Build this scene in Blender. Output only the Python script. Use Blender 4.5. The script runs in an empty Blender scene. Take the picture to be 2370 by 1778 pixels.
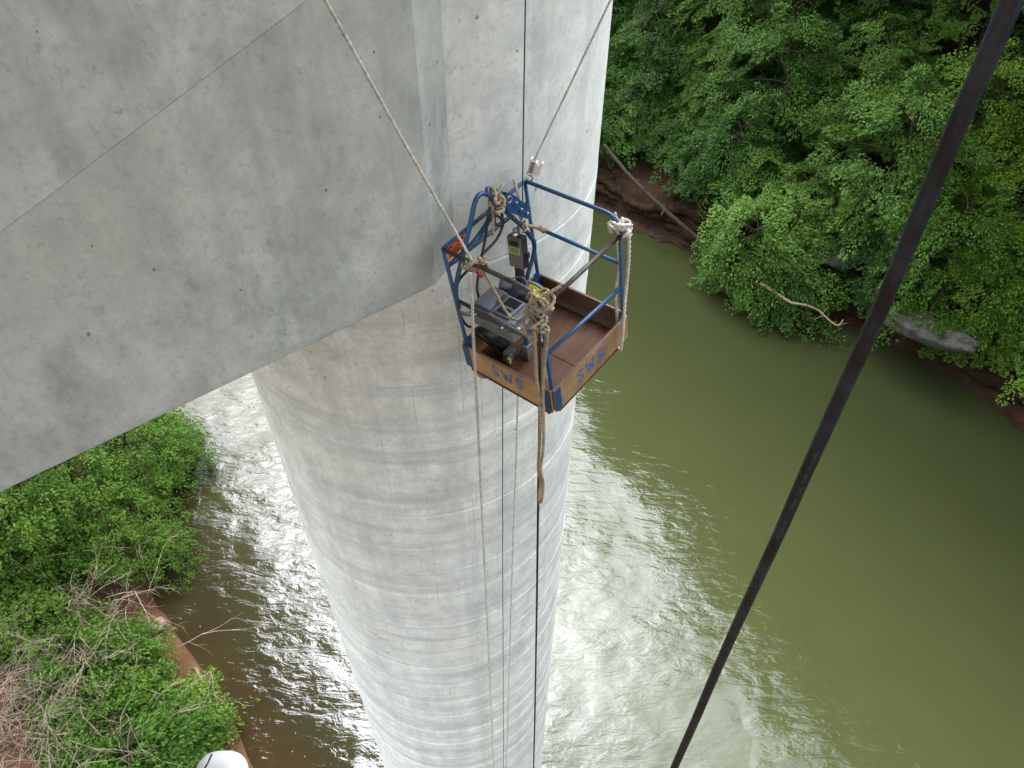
import bpy, bmesh, math, random
import numpy as np
from mathutils import Vector, Matrix, Quaternion
PI = math.pi
SC = bpy.context.scene
COL = SC.collection

# ------------------------------------------------------------------ camera, world, sun, exposure
CAMZ = 28.0                                   # metres above the river
DZ = CAMZ - 18.0
KS = CAMZ / 18.0
RIGHT = Vector((0.9999767, 0.0049281, 0.0047361)).normalized()
BACK = Vector((0.0, -0.6929173, 0.7210171)).normalized()
RIGHT = (RIGHT - BACK * RIGHT.dot(BACK)).normalized()
UP = BACK.cross(RIGHT)
cam_data = bpy.data.cameras.new('camera')
cam = bpy.data.objects.new('camera', cam_data)
COL.objects.link(cam)
M3 = Matrix((RIGHT, UP, BACK)).transposed()
cam.matrix_world = Matrix.Translation((0, 0, CAMZ)) @ M3.to_4x4()
cam_data.sensor_width = 36.0
cam_data.lens = 36.0 * 1799.47 / 2370.0
cam_data.clip_start = 0.05
cam_data.clip_end = 3000.0
SC.camera = cam

SUN_EL, SUN_AZ = math.radians(63), math.radians(-16)      # azimuth from +Y towards +X
world = bpy.data.worlds.new('World')
SC.world = world
world.use_nodes = True
wn = world.node_tree
bg = wn.nodes['Background']
sky = wn.nodes.new('ShaderNodeTexSky')
sky.sky_type = 'NISHITA'
sky.sun_disc = False
sky.sun_elevation = SUN_EL
sky.sun_rotation = SUN_AZ
sky.dust_density = 6.0
sky.air_density = 1.0
sky.ozone_density = 1.0
hs = wn.nodes.new('ShaderNodeHueSaturation')
hs.inputs['Saturation'].default_value = 0.35
wn.links.new(sky.outputs['Color'], hs.inputs['Color'])
wn.links.new(hs.outputs['Color'], bg.inputs['Color'])
bg.inputs['Strength'].default_value = 0.15
sd = bpy.data.lights.new('sun', 'SUN')
sd.energy = 0.5
sd.angle = math.radians(140)
sd.color = (1.0, 0.99, 0.98)
sun = bpy.data.objects.new('sun', sd)
COL.objects.link(sun)
sdir = Vector((math.sin(SUN_AZ) * math.cos(SUN_EL), math.cos(SUN_AZ) * math.cos(SUN_EL), math.sin(SUN_EL)))
sun.rotation_euler = sdir.to_track_quat('Z', 'Y').to_euler()
sun.location = (0, 0, 60)
vs = SC.view_settings
vs.view_transform = 'Standard'
vs.look = 'None'
vs.exposure = 2.76
vs.gamma = 1.0
vs.use_curve_mapping = False
SC.cycles.max_bounces = 6
SC.cycles.diffuse_bounces = 4
SC.cycles.glossy_bounces = 3
SC.cycles.transparent_max_bounces = 6
SC.cycles.use_denoising = True

random.seed(7)
RNG = np.random.default_rng(11)

# ------------------------------------------------------------------ helpers
def at(px, py, depth):
    """World point seen at photo pixel (2370x1778) at a depth along the optical axis."""
    k = depth / 1799.47
    return cam.matrix_world @ Vector(((px - 1185) * k, -(py - 889) * k, -depth))

def at_rho(px, py, rho):
    """World point at photo pixel, at a horizontal distance rho from the camera."""
    p = at(px, py, 1.0) - Vector((0, 0, CAMZ))
    return Vector((0, 0, CAMZ)) + p * (rho / math.hypot(p.x, p.y))

def tag(o, label=None, cat=None, group=None, kind=None):
    if label: o['label'] = label
    if cat: o['category'] = cat
    if group: o['group'] = group
    if kind: o['kind'] = kind
    return o

def empty(name, loc=(0, 0, 0), mat=None):
    o = bpy.data.objects.new(name, None)
    COL.objects.link(o)
    o.empty_display_size = 0.1
    if mat is not None: o.matrix_world = mat
    else: o.location = loc
    return o

def link_mesh(name, me, mat, parent=None):
    o = bpy.data.objects.new(name, me)
    COL.objects.link(o)
    if mat is not None and not me.materials: me.materials.append(mat)
    if parent is not None: o.parent = parent
    return o

def np_mesh(name, V, F, smooth=False):
    """V (n,3), F (m,k) equal-size polygons."""
    me = bpy.data.meshes.new(name)
    V = np.asarray(V, dtype=np.float32); F = np.asarray(F, dtype=np.int32)
    k = F.shape[1]
    me.vertices.add(len(V)); me.vertices.foreach_set('co', V.ravel())
    me.loops.add(F.size); me.loops.foreach_set('vertex_index', F.ravel())
    me.polygons.add(len(F))
    me.polygons.foreach_set('loop_start', np.arange(0, F.size, k, dtype=np.int32))
    me.polygons.foreach_set('loop_total', np.full(len(F), k, dtype=np.int32))
    if smooth: me.polygons.foreach_set('use_smooth', np.ones(len(F), dtype=bool))
    me.update(calc_edges=True)
    return me

def catmull(pts, n=8):
    P = [Vector(p) for p in pts]
    if len(P) < 3: return P
    Q = [P[0] * 2 - P[1]] + P + [P[-1] * 2 - P[-2]]
    out = []
    for i in range(1, len(Q) - 2):
        a, b, c, d = Q[i - 1], Q[i], Q[i + 1], Q[i + 2]
        for j in range(n):
            t = j / n
            out.append(0.5 * ((2 * b) + (c - a) * t + (2 * a - 5 * b + 4 * c - d) * t * t + (3 * b - a - 3 * c + d) * t ** 3))
    out.append(P[-1])
    return out

def resample(pts, step):
    P = [Vector(p) for p in pts]
    out = [P[0].copy()]
    acc = 0.0
    for a, b in zip(P[:-1], P[1:]):
        L = (b - a).length
        if L < 1e-9: continue
        t = step - acc
        while t <= L:
            out.append(a.lerp(b, t / L)); t += step
        acc = L - (t - step)
    out.append(P[-1].copy())
    return out

class MB:
    """Collects geometry for one mesh."""
    def __init__(self):
        self.v = []; self.f = []; self.s = []
    def add(self, V, F, smooth=False):
        o = len(self.v)
        self.v.extend([tuple(p) for p in V])
        for f in F:
            self.f.append(tuple(i + o for i in f)); self.s.append(smooth)
        return self
    def sweep(self, pts, r, seg=8, lobes=0, pitch=0.05, amp=0.22, caps=True):
        P = [Vector(p) for p in pts]
        P = [p for i, p in enumerate(P) if i == 0 or (p - P[i - 1]).length > 1e-6]
        n = len(P)
        if n < 2: return self
        T = []
        for i in range(n):
            d = P[min(i + 1, n - 1)] - P[max(i - 1, 0)]
            T.append(d.normalized() if d.length > 1e-9 else Vector((0, 0, 1)))
        ref = Vector((0, 0, 1)) if abs(T[0].z) < 0.9 else Vector((1, 0, 0))
        U = (ref - T[0] * ref.dot(T[0])).normalized()
        V = []; s = 0.0
        for i in range(n):
            if i:
                s += (P[i] - P[i - 1]).length
                q = T[i - 1].rotation_difference(T[i])
                U = q @ U
                U = (U - T[i] * U.dot(T[i])).normalized()
            W = T[i].cross(U)
            ri = r[i] if isinstance(r, (list, tuple)) else r
            for k in range(seg):
                a = 2 * PI * k / seg
                rr = ri
                if lobes: rr = ri * (1 - amp + amp * math.cos(lobes * a - 2 * PI * s / pitch))
                V.append(P[i] + (U * math.cos(a) + W * math.sin(a)) * rr)
        F = []
        for i in range(n - 1):
            for k in range(seg):
                k2 = (k + 1) % seg
                F.append((i * seg + k, i * seg + k2, (i + 1) * seg + k2, (i + 1) * seg + k))
        if caps:
            F.append(tuple(range(seg - 1, -1, -1)))
            F.append(tuple((n - 1) * seg + k for k in range(seg)))
        return self.add(V, F, True)
    def rope(self, pts, r, pitch=None, smooth=6):
        pitch = pitch or r * 7
        sp = pitch / 2.7
        P = resample(catmull(pts, smooth), sp / 4)
        return self.sweep(P, r * 1.15, seg=9, lobes=3, pitch=sp, amp=0.24)
    def box(self, lo, hi, bev=0.0, mat=None):
        bm = bmesh.new()
        lo = Vector(lo); hi = Vector(hi)
        bmesh.ops.create_cube(bm, size=1.0)
        c = (lo + hi) / 2; s = hi - lo
        for v in bm.verts:
            v.co = Vector((v.co.x * s.x, v.co.y * s.y, v.co.z * s.z)) + c
        if bev > 0:
            bmesh.ops.bevel(bm, geom=bm.edges[:] + bm.verts[:], offset=bev, segments=2, affect='EDGES', profile=0.6)
        if mat is not None: bm.transform(mat)
        bm.verts.index_update()
        self.add([v.co for v in bm.verts], [[v.index for v in f.verts] for f in bm.faces])
        bm.free()
        return self
    def prism(self, poly, h0, h1, frame=None, bev=0.0):
        """poly: list of (x,y) ccw, extruded z h0..h1, then frame matrix."""
        bm = bmesh.new()
        b = [bm.verts.new((x, y, h0)) for x, y in poly]
        t = [bm.verts.new((x, y, h1)) for x, y in poly]
        n = len(poly)
        bm.faces.new(b[::-1]); bm.faces.new(t)
        for i in range(n):
            j = (i + 1) % n
            bm.faces.new((b[i], b[j], t[j], t[i]))
        bmesh.ops.recalc_face_normals(bm, faces=bm.faces[:])
        if bev > 0:
            bmesh.ops.bevel(bm, geom=bm.edges[:], offset=bev, segments=2, affect='EDGES', profile=0.6)
        if frame is not None: bm.transform(frame)
        bm.verts.index_update()
        self.add([v.co for v in bm.verts], [[v.index for v in f.verts] for f in bm.faces])
        bm.free()
        return self
    def cyl(self, p0, p1, r, seg=16, bev=0.0):
        p0 = Vector(p0); p1 = Vector(p1)
        L = (p1 - p0).length; d = (p1 - p0) / L
        if bev > 0:
            return self.sweep([p0, p0 + d * bev * 0.3, p0 + d * bev, p1 - d * bev, p1 - d * bev * 0.3, p1],
                              [r - bev, r - bev * 0.3, r, r, r - bev * 0.3, r - bev], seg)
        return self.sweep([p0, p1], r, seg)
    def torus(self, c, axis, R, r, seg=24, rs=8, a0=0, a1=2 * PI):
        c = Vector(c); axis = Vector(axis).normalized()
        ref = Vector((0, 0, 1)) if abs(axis.z) < 0.9 else Vector((1, 0, 0))
        u = axis.cross(ref).normalized(); v = axis.cross(u)
        full = abs(a1 - a0 - 2 * PI) < 1e-6
        P = [c + (u * math.cos(a0 + (a1 - a0) * i / seg) + v * math.sin(a0 + (a1 - a0) * i / seg)) * R for i in range(seg + 1)]
        return self.sweep(P, r, rs, caps=not full)
    def build(self, name, mat, parent=None):
        me = bpy.data.meshes.new(name)
        me.from_pydata(self.v, [], self.f)
        me.polygons.foreach_set('use_smooth', np.array(self.s, dtype=bool))
        me.update()
        return link_mesh(name, me, mat, parent)

# ------------------------------------------------------------------ materials
class NT:
    def __init__(self, name):
        self.m = bpy.data.materials.new(name)
        self.m.use_nodes = True
        self.t = self.m.node_tree
        self.t.nodes.clear()
        self.out = self.t.nodes.new('ShaderNodeOutputMaterial')
    def n(self, typ, **kw):
        nd = self.t.nodes.new('ShaderNode' + typ)
        for k, v in kw.items():
            if k.startswith('_'): setattr(nd, k[1:], v)
            else:
                key = int(k[1:]) if (k[0] == 'i' and k[1:].isdigit()) else k.replace('_', ' ')
                self.set(nd.inputs[key], v)
        return nd
    def set(self, sock, v):
        if hasattr(v, 'is_output'): self.t.links.new(v, sock)
        elif isinstance(v, bpy.types.Node): self.t.links.new(v.outputs[0], sock)
        else:
            if isinstance(v, tuple) and len(v) == 3 and sock.type == 'RGBA': v = v + (1,)
            sock.default_value = v
    def coords(self, kind='Object', scale=(1, 1, 1), rot=(0, 0, 0)):
        tc = self.n('TexCoord')
        mp = self.n('Mapping')
        self.t.links.new(tc.outputs[kind], mp.inputs['Vector'])
        mp.inputs['Scale'].default_value = scale
        mp.inputs['Rotation'].default_value = rot
        return mp.outputs[0]
    def noise(self, vec, scale, detail=5, rough=0.55, dist=0.0):
        return self.n('TexNoise', Vector=vec, Scale=scale, Detail=detail, Roughness=rough, Distortion=dist).outputs['Fac']
    def ramp(self, fac, stops, interp='LINEAR'):
        r = self.n('ValToRGB')
        self.t.links.new(fac, r.inputs[0])
        cr = r.color_ramp; cr.interpolation = interp
        while len(cr.elements) < len(stops): cr.elements.new(0.5)
        for e, (p, c) in zip(cr.elements, stops):
            e.position = p
            if not isinstance(c, tuple): c = (c, c, c)
            e.color = c + (1,) if len(c) == 3 else c
        return r.outputs[0]
    def mix(self, fac, a, b, mode='MIX'):
        m = self.n('Mix', _data_type='RGBA', _blend_type=mode)
        self.set(m.inputs[0], fac); self.set(m.inputs[6], a); self.set(m.inputs[7], b)
        return m.outputs[2]
    def math(self, op, a, b=0.0, c=0.0):
        m = self.n('Math', _operation=op)
        self.set(m.inputs[0], a); self.set(m.inputs[1], b); self.set(m.inputs[2], c)
        return m.outputs[0]
    def bump(self, h, strength=0.3, dist=0.01, normal=None):
        b = self.n('Bump', Strength=strength, Distance=dist, Height=h)
        if normal is not None: self.t.links.new(normal, b.inputs['Normal'])
        return b.outputs[0]
    def bsdf(self, **kw):
        p = self.n('BsdfPrincipled', **kw)
        self.t.links.new(p.outputs[0], self.out.inputs[0])
        return self.m

def simple(name, col, rough=0.5, metal=0.0, var=0.15, vscale=20.0, bump=0.15, bdist=0.002, dirt=None, dirt_amt=0.5, dscale=6.0):
    N = NT(name)
    v = N.coords('Object')
    n1 = N.noise(v, vscale, 6)
    c = N.mix(N.ramp(n1, [(0.3, 0.0), (0.7, 1.0)]), tuple(x * (1 - var) for x in col), tuple(min(1, x * (1 + var)) for x in col))
    if dirt is not None:
        n2 = N.noise(v, dscale, 8, 0.65)
        c = N.mix(N.ramp(n2, [(0.52 - 0.1 * dirt_amt, 0.0), (0.66, dirt_amt)]), c, dirt)
    nb = N.noise(v, vscale * 6, 4)
    return N.bsdf(Base_Color=c, Roughness=N.ramp(n1, [(0.2, max(0, rough - 0.1)), (0.8, min(1, rough + 0.12))]), Metallic=metal, Specular_IOR_Level=0.1 if rough >= 0.8 else 0.45,
                  Normal=N.bump(nb, bump, bdist))

ZSOFF = 26.9      # underside of the beam in the pier's own coordinates
def concrete(name, base, band=0.0, seed=0.0, smudge=0.5, white=0.0):
    N = NT(name)
    v0 = N.coords('Object')
    off = N.n('VectorMath', _operation='ADD'); N.set(off.inputs[0], v0); off.inputs[1].default_value = (seed, seed * 1.7, seed * 0.6)
    v = off.outputs[0]
    def sc(x, y, z):
        m = N.n('VectorMath', _operation='MULTIPLY'); N.set(m.inputs[0], v); m.inputs[1].default_value = (x, y, z); return m.outputs[0]
    big = N.noise(v, 0.55, 7, 0.6)
    med = N.noise(sc(1, 1, 0.55), 2.3, 9, 0.68)
    fine = N.noise(v, 26, 6, 0.7)
    c = N.mix(N.ramp(big, [(0.28, 0.0), (0.72, 1.0)]), tuple(x * 0.92 for x in base), tuple(x * 1.06 for x in base))
    mot = N.noise(sc(1, 1, 0.8), 5.5, 10, 0.74)
    c = N.mix(N.ramp(mot, [(0.36, 0.0), (0.64, 1.0)]), N.mix(1.0, c, (0.80, 0.81, 0.82), 'MULTIPLY'), N.mix(1.0, c, (1.10, 1.10, 1.08), 'MULTIPLY'))
    # warm stains, broad
    warm = N.noise(sc(1, 1, 0.4), 0.9, 5, 0.5)
    c = N.mix(N.ramp(warm, [(0.5, 0.0), (0.75, 0.28)]), c, (base[0] * 1.0, base[1] * 0.93, base[2] * 0.8))
    # dark smudges left by the forms, clustered
    patch = N.noise(v, 1.1, 4, 0.55)
    sm = N.math('MULTIPLY', N.ramp(med, [(0.47, 0.0), (0.62, 1.0)]), N.ramp(patch, [(0.40, 0.06), (0.62, 1.0)]))
    sm = N.math('MULTIPLY', sm, N.ramp(N.noise(sc(1, 1, 0.35), 13, 6, 0.7), [(0.3, 0.25), (0.62, 1.0)]))
    c = N.mix(N.math('MULTIPLY', sm, smudge), c, (base[0] * 0.42, base[1] * 0.44, base[2] * 0.46))
    # vertical wash streaks
    st = N.noise(sc(5.0, 5.0, 0.16), 1.0, 6, 0.6)
    c = N.mix(N.ramp(st, [(0.50, 0.0), (0.70, 0.36)]), c, tuple(x * 0.55 for x in base))
    c = N.mix(N.ramp(st, [(0.2, 0.28), (0.42, 0.0)]), c, tuple(min(0.85, x * 1.3) for x in base))
    if band > 0:
        bd = N.noise(sc(0.25, 0.25, 5.2), 1.0, 8, 0.68)
        b2 = N.noise(sc(1.6, 1.6, 6.0), 1.0, 7, 0.7)
        bb = N.math('MULTIPLY', N.ramp(bd, [(0.49, 0.0), (0.58, 1.0)]), N.ramp(b2, [(0.35, 0.15), (0.62, 1.0)]))
        sz = N.n('SeparateXYZ', Vector=v0)
        bb = N.math('MULTIPLY', bb, N.math('ADD', 0.3, N.math('MULTIPLY', N.math('LESS_THAN', sz.outputs[2], ZSOFF), 0.7)))
        c = N.mix(N.math('MULTIPLY', bb, band), c, (base[0] * 0.55, base[1] * 0.57, base[2] * 0.6))
        pk = N.noise(sc(1, 1, 1.6), 3.2, 8, 0.72)
        pm = N.math('MULTIPLY', N.ramp(pk, [(0.63, 0.0), (0.65, 1.0)]), N.ramp(N.noise(v, 0.6, 2), [(0.56, 0.0), (0.62, 1.0)]))
        c = N.mix(N.math('MULTIPLY', pm, 0.75), c, (base[0] * 0.62, base[1] * 0.56, base[2] * 0.44))
    # grain and bug holes
    c = N.mix(N.ramp(fine, [(0.34, 0.5), (0.47, 0.0)]), c, tuple(x * 0.62 for x in base))
    spk = N.noise(sc(1, 1, 0.7), 17, 9, 0.78)
    spm = N.math('MULTIPLY', N.ramp(spk, [(0.575, 0.0), (0.61, 1.0)]), N.ramp(N.noise(v, 1.7, 5, 0.6), [(0.42, 0.12), (0.60, 1.0)]))
    c = N.mix(N.math('MULTIPLY', spm, 0.5), c, tuple(x * 0.5 for x in base))
    vo = N.n('TexVoronoi', Vector=sc(1, 1, 0.8), Scale=9.0, Randomness=1.0)
    thr = N.math('MULTIPLY', vo.outputs['Color'], 0.24)
    hole = N.math('LESS_THAN', N.math('ADD', vo.outputs['Distance'], N.math('MULTIPLY', fine, 0.05)), N.math('SUBTRACT', thr, 0.09))
    c = N.mix(N.math('MULTIPLY', hole, 0.62), c, (0.06, 0.058, 0.055))
    # rust flecks
    vr = N.n('TexVoronoi', Vector=sc(1, 1, 0.42), Scale=2.6, Randomness=1.0)
    rthr = N.math('SUBTRACT', N.math('MULTIPLY', vr.outputs['Color'], 0.085), 0.050)
    rust = N.math('LESS_THAN', N.math('ADD', vr.outputs['Distance'], N.math('MULTIPLY', N.noise(v, 40, 3), 0.02)), rthr)
    c = N.mix(N.math('MULTIPLY', rust, 0.75), c, (0.20, 0.075, 0.022))
    h = N.math('ADD', N.math('MULTIPLY', fine, 0.6), N.math('MULTIPLY', hole, -0.9))
    nb = N.bump(h, 0.35, 0.006)
    nb = N.bump(N.noise(v, 3.0, 4), 0.25, 0.02, nb)
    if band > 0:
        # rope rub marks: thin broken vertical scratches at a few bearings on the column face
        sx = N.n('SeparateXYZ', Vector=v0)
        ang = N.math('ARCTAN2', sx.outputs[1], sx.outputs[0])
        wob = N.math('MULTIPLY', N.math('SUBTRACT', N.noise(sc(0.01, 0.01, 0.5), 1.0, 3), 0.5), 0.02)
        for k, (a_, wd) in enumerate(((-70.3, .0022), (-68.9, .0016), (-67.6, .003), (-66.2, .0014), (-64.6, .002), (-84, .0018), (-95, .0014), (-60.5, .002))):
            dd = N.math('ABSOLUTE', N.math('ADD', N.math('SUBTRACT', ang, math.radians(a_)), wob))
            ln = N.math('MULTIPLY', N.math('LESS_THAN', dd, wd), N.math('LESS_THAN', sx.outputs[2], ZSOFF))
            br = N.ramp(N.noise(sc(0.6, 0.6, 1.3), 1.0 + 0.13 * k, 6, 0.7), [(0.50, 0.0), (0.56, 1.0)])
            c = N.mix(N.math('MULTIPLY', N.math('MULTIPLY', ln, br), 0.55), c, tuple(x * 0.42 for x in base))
    return N.bsdf(Base_Color=c, Roughness=0.85, Normal=nb, Specular_IOR_Level=0.3)

def paint_blue():
    N = NT('chipped_blue_paint')
    v = N.coords('Object')
    n1 = N.noise(v, 7, 4)
    c = N.mix(n1, (0.004, 0.036, 0.105), (0.010, 0.085, 0.21))
    chip = N.noise(v, 38, 7, 0.7)
    big = N.noise(v, 3.3, 3, 0.5)
    f = N.ramp(N.math('ADD', N.math('MULTIPLY', chip, 0.6), N.math('MULTIPLY', big, 0.5)), [(0.595, 0.0), (0.62, 1.0)])
    c = N.mix(f, c, N.ramp(N.noise(v, 60, 4), [(0.35, (0.05, 0.022, 0.014)), (0.6, (0.09, 0.06, 0.045)), (0.75, (0.3, 0.29, 0.27))]))
    grime = N.ramp(N.noise(v, 15, 8, 0.7), [(0.55, 0.0), (0.7, 0.55)])
    c = N.mix(grime, c, (0.03, 0.032, 0.034))
    return N.bsdf(Base_Color=c, Roughness=0.42, Normal=N.bump(chip, 0.2, 0.002))

def wood(name, base, dark, wet=0.0, scale=1.0, axis=0, rough=0.6):
    N = NT(name)
    s = [14.0, 14.0, 14.0]; s[axis] = 1.2
    v = N.coords('Object', scale=tuple(x * scale for x in s))
    v1 = N.coords('Object')
    g = N.noise(v, 2.5, 8, 0.65, 0.6)
    c = N.mix(N.ramp(g, [(0.3, 0.0), (0.7, 1.0)]), dark, base)
    m = N.noise(v1, 3.5, 6, 0.6)
    c = N.mix(N.ramp(m, [(0.45, 0.0), (0.7, 0.6)]), c, tuple(x * 0.4 for x in dark))
    sp = N.n('TexVoronoi', Vector=v1, Scale=24.0)
    spm = N.math('LESS_THAN', sp.outputs['Distance'], N.math('SUBTRACT', N.math('MULTIPLY', sp.outputs['Color'], 0.16), 0.095))
    c = N.mix(N.math('MULTIPLY', spm, 0.6), c, (0.35, 0.32, 0.28))
    r = N.ramp(m, [(0.3, max(0.1, rough - 0.2)), (0.7, rough)])
    return N.bsdf(Base_Color=c, Roughness=r, Normal=N.bump(g, 0.3, 0.003))

def leafmat(name, c0, c1, c2, trans=0.42, rough=0.55):
    N = NT(name)
    geo = N.n('NewGeometry')
    oi = N.n('ObjectInfo')
    v = N.coords('Object')
    big = N.noise(v, 0.7, 3, 0.5)
    rnd = geo.outputs['Random Per Island']
    f = N.math('ADD', N.math('MULTIPLY', rnd, 0.48), N.math('ADD', N.math('MULTIPLY', big, 0.5), N.math('MULTIPLY', oi.outputs['Random'], 0.40)))
    c = N.ramp(f, [(0.2, c0), (0.6, c1), (1.0, c2)])
    p = N.n('BsdfPrincipled', Base_Color=c, Roughness=rough, Specular_IOR_Level=0.14)
    t = N.n('BsdfTranslucent', Color=N.mix(0.5, c, (0.25, 0.4, 0.05), 'MULTIPLY'))
    tl = N.n('BsdfTranslucent', Color=c)
    ms = N.n('MixShader')
    ms.inputs[0].default_value = trans
    N.t.links.new(p.outputs[0], ms.inputs[1]); N.t.links.new(tl.outputs[0], ms.inputs[2])
    N.t.links.new(ms.outputs[0], N.out.inputs[0])
    return N.m

M = {}
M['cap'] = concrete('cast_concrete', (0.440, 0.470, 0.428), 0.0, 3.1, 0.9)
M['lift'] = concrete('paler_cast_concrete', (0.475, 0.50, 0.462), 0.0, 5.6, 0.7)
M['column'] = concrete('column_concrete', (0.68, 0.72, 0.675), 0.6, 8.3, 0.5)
M['blue'] = paint_blue()
M['pipe'] = simple('worn_dark_pipe', (0.05, 0.045, 0.042), 0.45, 0.3, 0.5, 18, 0.3, 0.002, (0.11, 0.06, 0.035), 0.5, 9)
M['board'] = wood('weathered_plywood_edge', (0.48, 0.29, 0.13), (0.30, 0.17, 0.07))
M['floor'] = wood('stained_plywood_floor', (0.125, 0.048, 0.018), (0.050, 0.016, 0.006), rough=0.75)
M['boardin'] = wood('dark_inner_board', (0.14, 0.07, 0.04), (0.07, 0.035, 0.02))
M['rope'] = simple('white_nylon_rope', (0.50, 0.485, 0.42), 0.8, 0, 0.2, 30, 0.3, 0.002, (0.25, 0.23, 0.18), 0.6, 12)
M['beige'] = simple('tan_manila_rope', (0.33, 0.27, 0.18), 0.85, 0, 0.25, 40, 0.4, 0.002, (0.13, 0.10, 0.065), 0.6, 18)
M['wire'] = simple('steel_wire_rope', (0.08, 0.08, 0.075), 0.5, 0.6, 0.3, 40)
M['black'] = simple('black_rubber', (0.012, 0.012, 0.013), 0.42, 0, 0.3, 25, 0.2, 0.001, (0.05, 0.05, 0.055), 0.5, 10)
M['cable'] = simple('scuffed_black_cable', (0.0035, 0.0042, 0.008), 0.42, 0, 0.3, 14, 0.6, 0.002, (0.024, 0.034, 0.062), 0.85, 30)
M['grey'] = simple('grey_enamel', (0.115, 0.125, 0.145), 0.38, 0.1, 0.12, 14, 0.1, 0.001, (0.10, 0.10, 0.10), 0.45, 9)
M['greygreen'] = simple('grey_green_enamel', (0.13, 0.155, 0.13), 0.45, 0.1, 0.12, 14, 0.1, 0.001, (0.10, 0.11, 0.09), 0.5, 9)
M['chrome'] = simple('polished_steel', (0.80, 0.80, 0.84), 0.28, 0.6, 0.05, 8, 0.05, 0.001)
M['steel'] = simple('galvanised_steel', (0.30, 0.30, 0.30), 0.45, 0.7, 0.2, 25, 0.2, 0.001, (0.12, 0.10, 0.08), 0.5)
M['yellow'] = simple('yellow_label', (0.75, 0.62, 0.02), 0.5, 0, 0.06, 20, 0.05)
M['ink'] = simple('black_ink', (0.02, 0.02, 0.02), 0.6)
M['orange'] = simple('orange_label', (0.78, 0.13, 0.025), 0.6, 0, 0.12, 20, 0.1, 0.001, (0.5, 0.2, 0.1), 0.4)
M['lime'] = simple('pale_green_label', (0.42, 0.50, 0.15), 0.5, 0, 0.08, 20, 0.05)
M['plate'] = simple('anodised_face_plate', (0.17, 0.165, 0.155), 0.35, 0.5, 0.15, 9, 0.05)
M['glass'] = simple('dark_display_glass', (0.004, 0.005, 0.004), 0.35, 0, 0.1, 10, 0.02)
M['red'] = simple('red_tape', (0.45, 0.03, 0.03), 0.55, 0, 0.2, 30)
M['white'] = simple('glossy_white_plastic', (0.85, 0.86, 0.88), 0.3, 0, 0.03, 10, 0.02)
M['bluepaint'] = simple('blue_brush_paint', (0.02, 0.13, 0.32), 0.6, 0, 0.2, 30, 0.2)
M['wheel'] = simple('worn_grey_caster_rubber', (0.24, 0.24, 0.22), 0.6, 0, 0.2, 40, 0.2, 0.001, (0.1, 0.1, 0.09), 0.5, 20)
M['bark'] = simple('grey_brown_bark', (0.028, 0.021, 0.015), 0.9, 0, 0.35, 9, 0.6, 0.02)
M['deadwood'] = simple('bleached_dead_wood', (0.17, 0.125, 0.085), 0.85, 0, 0.4, 14, 0.5, 0.01)
M['twig'] = simple('dry_twig', (0.23, 0.185, 0.145), 0.9, 0, 0.4, 8, 0.3, 0.004)
M['leafA'] = leafmat('beech_leaves', (0.005, 0.022, 0.003), (0.016, 0.056, 0.006), (0.085, 0.165, 0.026))
M['leafB'] = leafmat('birch_leaves', (0.009, 0.032, 0.003), (0.034, 0.092, 0.006), (0.150, 0.235, 0.026))
M['leafC'] = leafmat('bank_leaves', (0.020, 0.066, 0.007), (0.048, 0.115, 0.012), (0.115, 0.200, 0.030))

def water_mat():
    N = NT('murky_river_water')
    tc = N.n('TexCoord')
    pos = tc.outputs['Object']
    sx = N.n('SeparateXYZ', Vector=pos)
    # shallow brown water towards the near bank: w runs across the river
    w = N.math('ADD', N.math('MULTIPLY', sx.outputs[0], 0.714), N.math('MULTIPLY', sx.outputs[1], 0.70))
    wob = N.math('MULTIPLY', N.math('SUBTRACT', N.noise(pos, 0.35, 4), 0.5), 2.4)
    w = N.math('ADD', w, wob)
    col = N.ramp(N.math('MULTIPLY', w, 0.055 / KS), [(0.015, (0.026, 0.0150, 0.007)), (0.07, (0.017, 0.0140, 0.007)), (0.18, (0.025, 0.0265, 0.0115)), (0.40, (0.0350, 0.0415, 0.0150)), (1.0, (0.0170, 0.0215, 0.0085))])  # last stop darkens the far side, painting in shade from overhanging trees
    mott = N.noise(pos, 0.5, 4)
    col = N.mix(N.ramp(mott, [(0.3, 0.0), (0.7, 0.35)]), col, (0.0210, 0.0260, 0.0095))
    # ripples: several scales, slightly stretched across the current
    def rip(scale, detail, rot, st, dist=0.0, rough=0.5):
        mp = N.n('Mapping', Vector=pos)
        mp.inputs['Rotation'].default_value = (0, 0, rot)
        mp.inputs['Scale'].default_value = (st, 1, 1)
        return N.noise(mp.outputs[0], scale, detail, rough, dist)
    gust = N.ramp(N.noise(pos, 0.16, 3), [(0.38, 0.25), (0.62, 1.0)])
    calm = N.ramp(N.math('MULTIPLY', w, 0.04 / KS), [(0.3, 1.0), (0.62, 0.22)])
    h = N.math('ADD', N.math('MULTIPLY', rip(0.6, 2, 0.9, 0.6), 0.75), N.math('MULTIPLY', rip(3.0, 4, 0.75, 0.42, 0.8, 0.55), 0.31))
    h = N.math('ADD', h, N.math('MULTIPLY', rip(6.5, 4, 1.0, 0.5, 0.5), 0.085))
    h = N.math('MULTIPLY', h, N.math('MULTIPLY', gust, calm))
    nb = N.bump(h, 1.0, 0.16)
    p = N.bsdf(Base_Color=col, Roughness=0.03, IOR=1.36, Specular_Tint=(0.82, 0.88, 1.0), Normal=nb)  # cool specular tint paints a bluer sky into the reflections
    return p
M['water'] = water_mat()

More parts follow.
